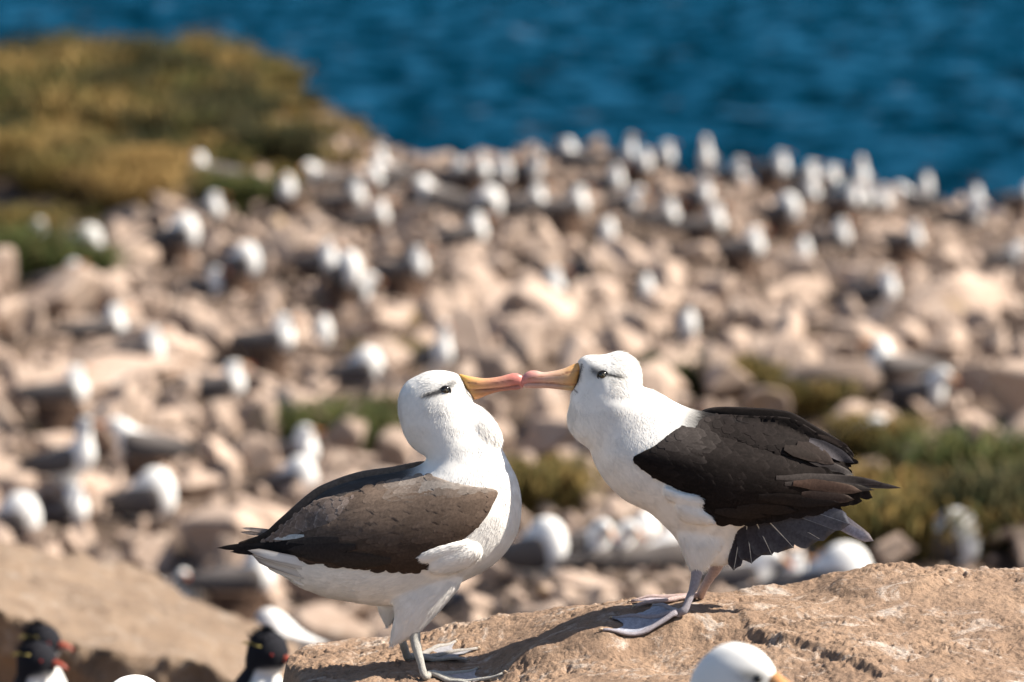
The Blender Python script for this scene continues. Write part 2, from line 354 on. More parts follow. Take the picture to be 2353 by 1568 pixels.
def slab(x, y, fine=True):
    x = np.asarray(x, float); y = np.asarray(y, float); z = slab_base(x, y)
    wx = x + .015 * fbm(x * 7, y * 7, 0, 2, 31); wy = y + .015 * fbm(x * 7, y * 7, 0, 2, 32)
    d = pdist(foot, wx, wy); d = np.where(inside(foot, wx, wy), -d, d)
    ds = pdist(step_line, wx, wy, False); ds = np.where(inside(step_poly, wx, wy), ds, -ds)
    z = z + (.010 + .008 * sm(.0, -.4, y)) * sm(-.012, .012, ds) * sm(.25, .0, y)
    z = z + .010 * fbm(x * 5, y * 5, 0, 3, 41)
    # boulder-like hump on the right
    hx, hy = W(2040, 1310, .16)[:2]
    z = z + .015 * sm(1, .5, ((x - hx) / .15) ** 2 + ((y - hy) / .13) ** 2)
    if fine:
        f1 = fbm(x * 22, y * 18, 0, 4, 51, .6); f2 = fbm(x * 85, y * 60, 0, 3, 61, .65)
        pit = sm(.45, .9, fbm(x * 48, y * 40, 0, 3, 71, .7)); m_ = sm(-.5, .6, fbm(x * 4, y * 4, 0, 3, 81)) * .8 + .4
        chip = np.floor(fbm(x * 9, y * 7, 0, 3, 91) * 3.0 + .35 * f2) / 3.0
        z = z + m_ * (.0036 * f1 + .0015 * f2 - .0055 * pit) + .0032 * chip
    e = np.maximum(d + .035, 0); z = z - np.minimum(e * e * 7, .02) - np.maximum(d, 0) * (3.5 + 1.5 * fbm(x * 8, y * 8, z * 8, 3, 15)) - .04 * sm(-.0, .05, d)
    return z
def slabmin(x, y):
    return np.maximum(slab(x, y), -1.3)
o = grid_mesh('rock_slab', np.concatenate([np.linspace(-.86, 1.3, 760), np.linspace(1.31, 2.6, 130)]), np.concatenate([np.linspace(-1.4, -.72, 60), np.linspace(-.715, .56, 430), np.linspace(.57, .9, 30)]), slabmin, M['slab'])
tag(o, 'large tan rock slab in sharp focus that the two courting birds stand on', 'rock')
def on_slab(u, v, lift=0.0):
    p = hit(u, v, lambda x, y: slab(x, y, False), 12.3, 14.2)
    if p is None: p = W(u, v, .1)
    return p + np.array([0, 0, lift])
#@@HEROES
# ------------------------------------------------------------------ hero birds: helpers (2D photo-plane px, depth px)
def flow(ctrl):
    A = np.array([c[:2] for c in ctrl], float); Dv = np.array([c[2:4] for c in ctrl], float); Dv /= np.linalg.norm(Dv, axis=1)[:, None]
    def f(u, v):
        u = np.asarray(u, float)[..., None]; v = np.asarray(v, float)[..., None]
        w_ = 1 / ((A[:, 0] - u) ** 2 + (A[:, 1] - v) ** 2 + 120.) ** 1.5
        d = w_ @ Dv; return d / (np.linalg.norm(d, axis=-1)[..., None] + 1e-9)
    return f
def card(mb, side, surf, u, v, d, L, wd, lift0, lift1, col, tipc=None, bend=0.0, shaft=None, point=.5, nl=7, jag=0.0, thick=True, shape=None):
    """one feather: leaf outline following the surface; side -1 = camera side, +1 = far side"""
    d = np.array(d, float); d /= np.linalg.norm(d); nrm = np.array([-d[1], d[0]]); col = np.array(col, float)
    V = []; C = []; ss = (-1, -.55, 0, .55, 1)
    for i in range(nl + 1):
        t = i / nl
        wt = wd * (min(1, t / .22) ** .6 * .75 + .25) * (1 - max(0, (t - point) / (1 - point)) ** 2.6) ** .62 if t < 1 else wd * .22
        if shape == 'long': wt = wd * (.45 + .55 * min(1, t / .3)) * (1 - max(0, (t - point) / (1 - point)) ** 2.2) ** .7 if t < 1 else wd * .05
        c = np.array([u, v]) + d * L * t + nrm * bend * L * t * t
        for s_ in ss:
            jj = random.uniform(-jag, jag) * wd if abs(s_) == 1 else 0
            q = c + nrm * (wt * s_ + jj) - d * (abs(s_) ** 2 * wd * .26 * min(1, t / .4))
            y = surf(q[0], q[1]) + lift0 + (lift1 - lift0) * t + (wd * .07 if shape == 'long' else wd * .025) * (1 - s_ * s_)
            V.append((q[0], q[1], side * y))
            k = col * (1 + random.uniform(-.03, .03))
            if tipc is not None:
                e = max(sm(.80, 1, t), sm(.8, 1, abs(s_)) * sm(.35, .8, t)); k = k * (1 - e) + np.array(tipc) * e
            C.append(k)
    V = np.array(V); P = PW(V[:, 0], V[:, 1], V[:, 2]); m_ = len(ss)
    Fc = [(i * m_ + j, i * m_ + j + 1, (i + 1) * m_ + j + 1, (i + 1) * m_ + j) for i in range(nl) for j in range(m_ - 1)]
    if side > 0: Fc = [f[::-1] for f in Fc]
    mb.add(P, Fc, np.clip(C, 0, 1))
    if shaft is not None:
        SV = []
        for i in range(nl + 1):
            t = .03 + .93 * i / nl; c = np.array([u, v]) + d * L * t + nrm * bend * L * t * t; q = 1.5 * (1 - t * .75)
            for s_ in (-1, 1):
                e = c + nrm * q * s_; SV.append((e[0], e[1], side * (surf(e[0], e[1]) + lift0 + (lift1 - lift0) * t + wd * .09 + .5)))
        SV = np.array(SV); mb.add(PW(SV[:, 0], SV[:, 1], SV[:, 2]), [(2 * i, 2 * i + 1, 2 * i + 3, 2 * i + 2) for i in range(nl)], shaft)
def scatter_cards(mb, side, surf, poly, fl, size, colf, rnd, lift=(-.25, .08), spacing=.5, dv=0):
    P = catmull(poly, 6); lo = P.min(0); hi = P.max(0); pts = []; r_ = random.Random(rnd); g_ = np.random.default_rng(rnd)
    U = g_.uniform(lo, hi, (9000, 2)); U = U[inside(P, U[:, 0], U[:, 1])]; A = np.zeros((0, 2))
    for u, v in U:
        L, wd = size(u, v)
        if len(A) and np.min((A[:, 0] - u) ** 2 + (A[:, 1] - v) ** 2) < (spacing * (wd + L * .35)) ** 2: continue
        A = np.concatenate([A, [(u, v)]]); pts.append((u, v))
    ed = pdist(P, np.array([p[0] for p in pts]), np.array([p[1] for p in pts]))
    for (u, v), e_ in zip(pts, ed):
        L, wd = size(u, v); d = fl(u, v); q_ = min(1, .32 + e_ / 45); L *= q_; wd *= q_; a = r_.gauss(0, .09); d = (d[0] * math.cos(a) - d[1] * math.sin(a), d[0] * math.sin(a) + d[1] * math.cos(a))
        c, tc = colf(u, v, r_); k = r_.uniform(.85, 1.15)
        card(mb, side, surf, u, v + dv, d, L * k, wd * r_.uniform(.9, 1.1), lift[0], lift[1] * r_.uniform(.7, 1.4), c, tc, bend=r_.uniform(-.05, .05), point=.45)
def strands(mb, V, Fc, N, fl, count, length, wid, colfn, tilt=.16, mask=None, seed=1):
    """short hair-like barbs lying on the plumage so its surface and edge read as feathers"""
    r_ = np.random.default_rng(seed); tri = []
    for f in Fc:
        tri.append(f[:3]); 
        if len(f) == 4: tri.append((f[0], f[2], f[3]))
    tri = np.array(tri); a, b, c = V[tri[:, 0]], V[tri[:, 1]], V[tri[:, 2]]
    ar = np.linalg.norm(np.cross(b - a, c - a), axis=1); ids = r_.choice(len(tri), count, p=ar / ar.sum())
    x = r_.random((count, 1)); y = r_.random((count, 1)); k = x + y > 1; x = np.where(k, 1 - x, x); y = np.where(k, 1 - y, y)
    P = a[ids] + (b[ids] - a[ids]) * x + (c[ids] - a[ids]) * y
    n = N[tri[ids, 0]] + N[tri[ids, 1]] + N[tri[ids, 2]]; n /= np.linalg.norm(n, axis=1)[:, None] + 1e-9
    uv = np.stack([P[:, 0] * PXM + 1176.5, 784 - (P[:, 2] - (CAM[2] - 13.3 * math.tan(PITCH))) * PXM * math.cos(PITCH)], 1)
    d2 = fl(uv[:, 0], uv[:, 1]); D3 = np.stack([d2[:, 0], r_.normal(0, .12, count), -d2[:, 1]], 1); D3[:, 0] += r_.normal(0, .12, count); D3[:, 2] += r_.normal(0, .12, count)
    D3 -= n * np.sum(n * D3, axis=1)[:, None]; D3 /= np.linalg.norm(D3, axis=1)[:, None] + 1e-9
    L = np.array([length(*q) if callable(length) else length for q in uv]) * r_.uniform(.6, 1.4, count); Wd = np.cross(n, D3) * (wid * r_.uniform(.6, 1.3, count))[:, None]
    L = L[:, None]; base = P - n * .0006
    mid = base + D3 * L * .55 + n * L * tilt * .45; tip = base + D3 * L + n * L * tilt * r_.uniform(.3, 1.3, (count, 1))
    VV = np.stack([base - Wd * .6, base + Wd * .6, mid + Wd, mid - Wd, tip], 1).reshape(-1, 3)
    C = colfn[tri[ids, 0]] * r_.uniform(.96, 1.03, (count, 1)); C = np.repeat(C, 5, 0)
    o_ = np.arange(count) * 5; F2 = np.concatenate([np.stack([o_, o_ + 1, o_ + 2, o_ + 3], 1), ]).tolist() + np.stack([o_ + 3, o_ + 2, o_ + 4], 1).tolist()
    mb.add(VV, F2, np.clip(C, 0, 1))
def seg_d(u, v, pts):
    return pdist(np.array(pts, float), u, v, False)
def web_foot(mb, ankle, tips, r0=.0075, mat_=1, col=(.36, .38, .42), web=(.40, .37, .42), claw=(.55, .42, .30), sag=.3):
    """three webbed toes from the ankle point to contact points on the rock"""
    rows = []
    for k, t in enumerate(tips):
        t = np.array(t, float); pts = []; n = 12
        for i in range(n + 1):
            s = i / n; p = ankle * (1 - s) + t * s
            g = float(slab(p[0], p[1], False)); z = g + .006 + .008 * (1 - s) ** 2 + .002 * math.sin(s * 9.5 + k); p = np.array([p[0], p[1], z if s > .12 else z * s / .12 + ankle[2] * (1 - s / .12)])
            pts.append(p)
        rad = [r0 * (1.12 - .55 * i / n) * (1 + .22 * math.exp(-((i / n - .42) / .05) ** 2) + .2 * math.exp(-((i / n - .72) / .05) ** 2)) for i in range(n + 1)]
        tube(mb, pts, rad, 10, col, mat_, .85)
        e = pts[-1] + (pts[-1] - pts[-2]) * .7; tube(mb, [pts[-1] + [0, 0, .001], pts[-1] * .5 + e * .5 + [0, 0, .002], e + [0, 0, -.003]], [r0 * .45, r0 * .38, .0008], 8, claw, mat_)
        rows.append(pts)
    for a, b in zip(rows[:-1], rows[1:]):
        nn = len(a); mm = 9; V = []; C = []
        for i in range(nn):
            for j in range(mm):
                s = j / (mm - 1); back = 1 - .22 * 4 * s * (1 - s) * (i / (nn - 1)) ** 3
                k = i * back; k0 = int(k); fr = k - k0; k1 = min(k0 + 1, nn - 1)
                pa = a[k0] * (1 - fr) + a[k1] * fr; pb = b[k0] * (1 - fr) + b[k1] * fr; p = pa * (1 - s) + pb * s
                p[2] = max(p[2] - .003 * 4 * s * (1 - s), float(slab(p[0], p[1], False)) + .002) + .0012 * math.sin(s * 25 + i)
                V.append(p); C.append(np.array(web) * (1 + .15 * math.sin(i * 2.1 + j)))
        Fc = [(i * mm + j, i * mm + j + 1, (i + 1) * mm + j + 1, (i + 1) * mm + j) for i in range(nn - 1) for j in range(mm - 1)]
        mb.add(V, Fc, C, mat_); mb.add(np.array(V) - [0, 0, .0015], [f[::-1] for f in Fc], C, mat_)
def lerp_poly(pts, x, i):
    return np.interp(x, [p[0] for p in pts], [p[i] for p in pts])
def colmix(stops, t):
    return np.array([np.interp(t, [s[0] for s in stops], [s[1][k] for s in stops]) for k in range(3)])
WHITE = (.80, .775, .74)
def bird(sp):
    L_, cat = sp['label'], 'albatross'
    base = pw(*sp['root']); root = empty('albatross', base); tag(root, L_, cat, 'pair of courting albatrosses')
    mi = Matrix.Translation(-Vector(base))
    def place(o):
        o.parent = root; o.matrix_parent_inverse = mi; return o
    # body: outline inflated + thighs + throat, fused into one surface
    inf = Inflate(catmull(sp['body'], 9), 4.0); yc = sp.get('yc', lambda u, v: np.zeros(np.shape(u)))
    kf = sp['k']
    mb = MB(); mb.add(*solid(inf, 11, kf, yc, PW))
    for poly, k, y0 in sp['lobes']:
        q = Inflate(catmull(poly, 5), 2.5); off = y0[0] if isinstance(y0, tuple) else 0
        mb.add(*solid(q, 6, k, (lambda a, b, off=off: -(inf.T(a, b) * kf(a, b) + off)) if isinstance(y0, tuple) else float(y0), PW))
    V, Fc, N = baked(mb, 'body', [('REMESH', dict(mode='VOXEL', voxel_size=.0045)), ('SMOOTH', dict(factor=.6, iterations=9)), ('SUBSURF', dict(levels=1))])
    u = V[:, 0] * PXM + 1176.5; v = 784 - (V[:, 2] - (CAM[2] - 13.3 * math.tan(PITCH))) * PXM * math.cos(PITCH)
    # soft feather lumps
    V = V + N * (.0013 * fbm(V[:, 0] * 22, V[:, 1] * 22, V[:, 2] * 22, 2, 5))[:, None]
    bc = sp['bodycol']; C = bc(u, v, V[:, 1])
    out = MB(); out.add(V, Fc, C)
    # overlapping soft contour feathers on breast and belly
    r_ = random.Random(8); area = catmull(sp['body'], 9); U = np.random.default_rng(4).uniform(area.min(0), area.max(0), (5000, 2)); U = U[inside(area, U[:, 0], U[:, 1])]; A = np.zeros((0, 2)); de = pdist(area, U[:, 0], U[:, 1]); Bc = bc(U[:, 0], U[:, 1], U[:, 0])
    for (a, b), e_, c_ in zip(U, de, Bc):
        if b < sp['cov'] + .25 * abs(a - 1250) * 0 or e_ < 26 or c_[0] < .6: continue
        if len(A) and np.min((A[:, 0] - a) ** 2 + (A[:, 1] - b) ** 2) < 11 ** 2: continue
        A = np.concatenate([A, [(a, b)]]); d = sp['flow'](a, b) + r_.gauss(0, .12)
        card(out, -1, lambda p, q: float(inf.T(p, q)) * float(kf(np.array(p), np.array(q))) - 1.2, a, b, d, r_.uniform(26, 36), r_.uniform(8, 11), -.4, 1.1, c_ * r_.uniform(.95, 1.02), None, r_.uniform(-.08, .08), None, .4, 5, .02)
    strands(out, V, Fc, N, sp['flow'], 75000, sp['strandlen'], .0006, C, .14, seed=3)
    # white flank feathers overlapping the wing edge stay with the body plumage
    fb = out
    for q in sp['flank']:
        u0, v0, d, L, wd, y = q; ns = lambda a, b: float(inf.T(a, b)) * float(kf(np.array(a), np.array(b))) + (27 if y > 90 else 4) * float(sm(-.05, .45, ((a - u0) * d[0] + (b - v0) * d[1]) / math.hypot(*d) / L))
        card(fb, -1, ns, u0, v0, d, L, wd, 0, 1.5, np.array(WHITE), None, .04, None, .35, 10, .02)
        dd = np.array(d) / np.linalg.norm(d); nn = np.array([-dd[1], dd[0]])
        for k in range(5):
            o1 = (k - 2) / 2 * .62 * wd; card(fb, -1, ns, u0 + nn[0] * o1 - dd[0] * L * .1, v0 + nn[1] * o1 - dd[1] * L * .1, dd + nn * o1 / wd * .25, L * (.98 - .10 * abs(k - 2)), wd * .34, 1, 3, np.array(WHITE) * (.97 + .02 * (k % 2)), None, .04, None, .5, 8, .02)
    # legs and feet
    for lg in sp['legs']:
        y0 = lg['Y']; tips = [on_slab(a, b) for a, b in lg['tips']]; heel = on_slab(*lg['heel']); heel[2] += .012
        pts = [pw(a, b, y * 1.0) for a, b, y, r in lg['pts']] + [heel]; rr = [r / PXM for a, b, y, r in lg['pts']] + [lg['hr'] / PXM]
        P = catmull(pts, .008, False); s_ = np.linspace(0, 1, len(P)); rad = np.interp(s_, np.linspace(0, 1, len(rr)), rr)
        rad = rad * (1 + .05 * np.sin(np.arange(len(P)) * 1.9)); cl = np.array(lg['col'])
        tube(out, P, rad, 14, cl, 1); ball(out, heel + [0, 0, -.002], (.0085, .008, .008), cl, 1)
        web_foot(out, heel + np.array([0, 0, .001]), tips, .0072, 1, lg['col'], lg['web'])
    place(obj('body', out.mesh('body', [M['plume'], M['skin']])))
    # wings
    def T(a, b): return float(inf.T(a, b)) * float(kf(np.array(a), np.array(b)))
    for wg in sp['wings']:
        side = wg['side']; wi = Inflate(catmull(wg['poly'], 8), 4.0); fl0 = wg['floor']
        def surf(a, b, wi=wi, fl0=fl0, wg=wg, side=side):
            t = T(a, b); f = lerp_poly(fl0, a, 1); m_ = max(t, f) + 2.0 * math.exp(-abs(t - f) / 6)
            return m_ + 3.0 + wg['bulge'] * float(wi.T(a, b)) + side * float(yc(np.array(a), np.array(b)))
        Vw, Fw, bw = wi.tri(9); n = len(Vw); Yo = np.array([surf(a, b) for a, b in Vw]); Yi = Yo - 9 - .5 * wi.T(Vw[:, 0], Vw[:, 1])
        Yo = np.where(bw, Yo - 5, Yo - 1.2)
        wb = MB(); cc = np.array([wg['col'](a, b, random)[0] for a, b in Vw])
        A = PW(Vw[:, 0], Vw[:, 1], side * Yo); bi = ~bw; B = PW(Vw[bi, 0], Vw[bi, 1], (side * Yi)[bi]); back = np.arange(n); back[bi] = n + np.arange(bi.sum())
        F1 = Fw + [tuple(back[i] for i in reversed(f)) for f in Fw]; wb.add(np.concatenate([A, B]), F1, np.concatenate([cc, cc[bi]]))
        if wg.get('cards', True): scatter_cards(wb, side, surf, wg['poly'] if 'cpoly' not in wg else wg['cpoly'], wg['flow'], wg['size'], wg['col'], 5, wg.get('lift', (-.25, .08)), wg.get('spacing', .5))
        for q in wg.get('quills', []):
            u0, v0, u1, v1, wd, col, tc = q[:7]; y0 = q[7] if len(q) > 7 else 2; d = (u1 - u0, v1 - v0)
            ysurf = surf if len(q) < 9 else (lambda a, b, Y=q[8]: Y)
            card(wb, side, ysurf, u0, v0, d, math.hypot(*d), wd, y0, y0 + 2, col, tc, bend=q[9] if len(q) > 9 else .03, point=.6, nl=10, jag=.05, shape='long', shaft=None)
        nm = wg.get('name', 'wing'); place(obj(nm, wb.mesh(nm, [M['wing']])))
    tb = MB()
    for q in sp['tail']:
        u0, v0, u1, v1, wd, Y, col, tc, sh = q; d = (u1 - u0, v1 - v0)
        card(tb, -1, lambda a, b, Y=Y: Y, u0, v0, d, math.hypot(*d), wd, 0, 1.0, col, tc, .03, sh, .84, 12, .03, shape='long')
    place(obj('tail', tb.mesh('tail', [M['wing'] if sp.get('darktail') else M['plume']])))
    # bill: upper and lower mandible
    bb = MB(); bl = sp['bill']; x0, x1 = bl['x']
    for poly, k, kind in ((bl['upper'], .82, 0), (bl['lower'], .85, 1)):
        bi_ = Inflate(catmull(poly, 2.2), 1.1); Vb, Fb = solid(bi_, 2.6, k, bl.get('yc', 0.0), PW)
        ub = Vb[:, 0] * PXM + 1176.5; vb = 784 - (Vb[:, 2] - (CAM[2] - 13.3 * math.tan(PITCH))) * PXM * math.cos(PITCH)
        t = np.clip((ub - x0) / (x1 - x0), 0, 1); C = []
        for i in range(len(t)):
            c = colmix(bl['ramp'] if kind == 0 else bl['ramp2'], t[i]); yb = abs(Vb[i, 1] * PXM - bl.get('yc', 0.0))
            for ln, wdt, kk in bl['lines']:
                e = math.exp(-(float(seg_d(ub[i], vb[i], ln)) / wdt) ** 2) * (yb > 3); c = c * (1 - e) + np.array(kk) * e
            C.append(c)
        bb.add(Vb, Fb, C)
    me_b = bb.mesh('bill', [M['bill']]); place(obj('bill', me_b))
    for sd_ in (-1, 1):
        eu, ev, er = sp['eye']; t = T(eu, ev) + sd_ * float(yc(np.array(eu), np.array(ev))); eb = MB(); Y = sd_ * (t - er * .38)
        c = pw(eu, ev, Y); r = er / PXM; ball(eb, c, (r, r * .8, r), (.012, .010, .009), seg=28, ring=18)
        ball(eb, c + np.array([0, sd_ * r * .13, 0]), (r * .74, r * .74, r * .74), (.07, .055, .03), seg=24, ring=16)
        ball(eb, c + np.array([0, sd_ * r * .30, 0]), (r * .40, r * .60, r * .40), (.004, .004, .004), seg=20, ring=14)
        # lid rim
        ring = [c + np.array([math.cos(a) * r * 1.12, sd_ * r * .30, math.sin(a) * r * 1.0]) for a in np.linspace(0, 2 * math.pi, 22)]; tube(eb, ring, r * .17, 6, (.03, .027, .026), caps=False)
        place(obj('eye', eb.mesh('eye', [M['eye']])))
    return root
# ------------------------------------------------------------------ left bird
def wgrey(c, amt): amt = np.asarray(amt)[:, None]; return c * (1 - amt) + np.array((.03, .028, .03)) * amt
Lbrow = [(966, 905), (985, 902), (1008, 896), (1024, 890), (1036, 883), (1046, 877)]
def lbody(u, v, Y):
    c = np.array(WHITE) * (1 + .02 * np.sin(u * .31) * np.sin(v * .27))[:, None]
    e = np.exp(-(seg_d(u, v, Lbrow[:4]) / 6.4) ** 3) * sm(960, 984, u); e = np.maximum(e, .75 * np.exp(-(seg_d(u, v, Lbrow[3:]) / 8.0) ** 2))
    c = wgrey(c, np.minimum(.95, e)); c = wgrey(c, .28 * np.exp(-((u - 1010) / 42) ** 2 - ((v - 890) / 15) ** 2))
    c = wgrey(c, .85 * np.exp(-(seg_d(u, v, [(1058, 866), (1066, 880), (1073, 902), (1083, 914)]) / 2.0) ** 2))
    line = np.interp(u, [560, 700, 800, 900, 960, 990, 1010], [1285, 1215, 1180, 1128, 1110, 1082, 1060])
    m_ = (sm(8, -8, v - line) * sm(985, 930, u + .35 * (v - 1080)) * sm(1055, 1070, v))[:, None]
    return np.clip(c * (1 - m_) + np.array((.085, .072, .066)) * m_, 0, 1)
lf = flow([(1050, 870, -1, -.2), (1000, 858, -1, .05), (940, 880, -.7, .8), (918, 940, 0, 1), (940, 1010, .5, .9), (1000, 930, -.6, 1), (1060, 960, 0, 1), (1020, 1020, .25, 1), (1100, 960, .7, .7), (1140, 1010, .6, 1), (1060, 1080, 0, 1), (975, 1060, -.7, .8), (900, 1100, -1, .15), (1150, 1100, .1, 1), (1180, 1180, -.2, 1), (1120, 1260, -.7, .6), (1050, 1250, -1, .2), (1020, 1330, -.8, .7), (960, 1420, -.45, 1), (900, 1460, -.3, 1), (870, 1430, .1, 1), (800, 1350, -1, .05), (700, 1320, -1, -.25), (620, 1290, -1, -.2), (900, 1350, -1, .3)])
def lwcol(u, v, r_):
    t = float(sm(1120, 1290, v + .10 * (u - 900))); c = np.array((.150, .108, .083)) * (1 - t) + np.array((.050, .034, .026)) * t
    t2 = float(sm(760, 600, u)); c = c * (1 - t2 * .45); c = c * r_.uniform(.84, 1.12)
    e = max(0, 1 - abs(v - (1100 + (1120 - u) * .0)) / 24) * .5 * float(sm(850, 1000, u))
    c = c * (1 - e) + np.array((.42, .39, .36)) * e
    return c, np.minimum(c * 1.15 + .004, 1)
def lssz(u, v):
    k = float(np.interp(u, [640, 760, 900, 1050, 1140], [58, 54, 50, 40, 26])); return k * 1.6, k * .52
Lwing = [(1143, 1118), (1090, 1106), (1040, 1096), (990, 1084), (930, 1094), (880, 1108), (830, 1122), (800, 1150), (768, 1182), (700, 1212), (640, 1238), (600, 1250), (560, 1254), (600, 1262), (650, 1268), (740, 1278), (820, 1284), (900, 1293), (960, 1297), (1000, 1288), (1030, 1250), (1080, 1215), (1115, 1180), (1132, 1150)]
Lscap = [(905, 1112), (860, 1120), (800, 1133), (745, 1138), (705, 1158), (665, 1190), (628, 1222), (606, 1240), (650, 1238), (700, 1224), (760, 1214), (800, 1190), (850, 1155), (900, 1130)]
pale = (.33, .27, .235)
def lscol(u, v, r_):
    c = np.array((.175, .135, .115)) * r_.uniform(.75, 1.2); return c, np.array(pale) * r_.uniform(.8, 1.1)
dk = (.018, .015, .015)
Lq = [(760, 1235, 575, 1263, 11, dk, None), (800, 1250, 540, 1262, 9, dk, None, 3), (700, 1245, 497, 1262, 9, dk, None, 4), (690, 1258, 528, 1270, 8, dk, None, 3), (740, 1262, 590, 1266, 10, (.03, .024, .022), None, 2), (780, 1225, 640, 1255, 13, (.045, .036, .032), (.09, .075, .065), 2), (860, 1262, 690, 1276, 13, (.038, .03, .027), None, 2), (900, 1270, 760, 1284, 14, (.04, .032, .028), None, 2), (820, 1240, 660, 1262, 13, (.035, .028, .026), None, 3), (700, 1222, 628, 1237, 5, (.5, .5, .48), None, 4)]
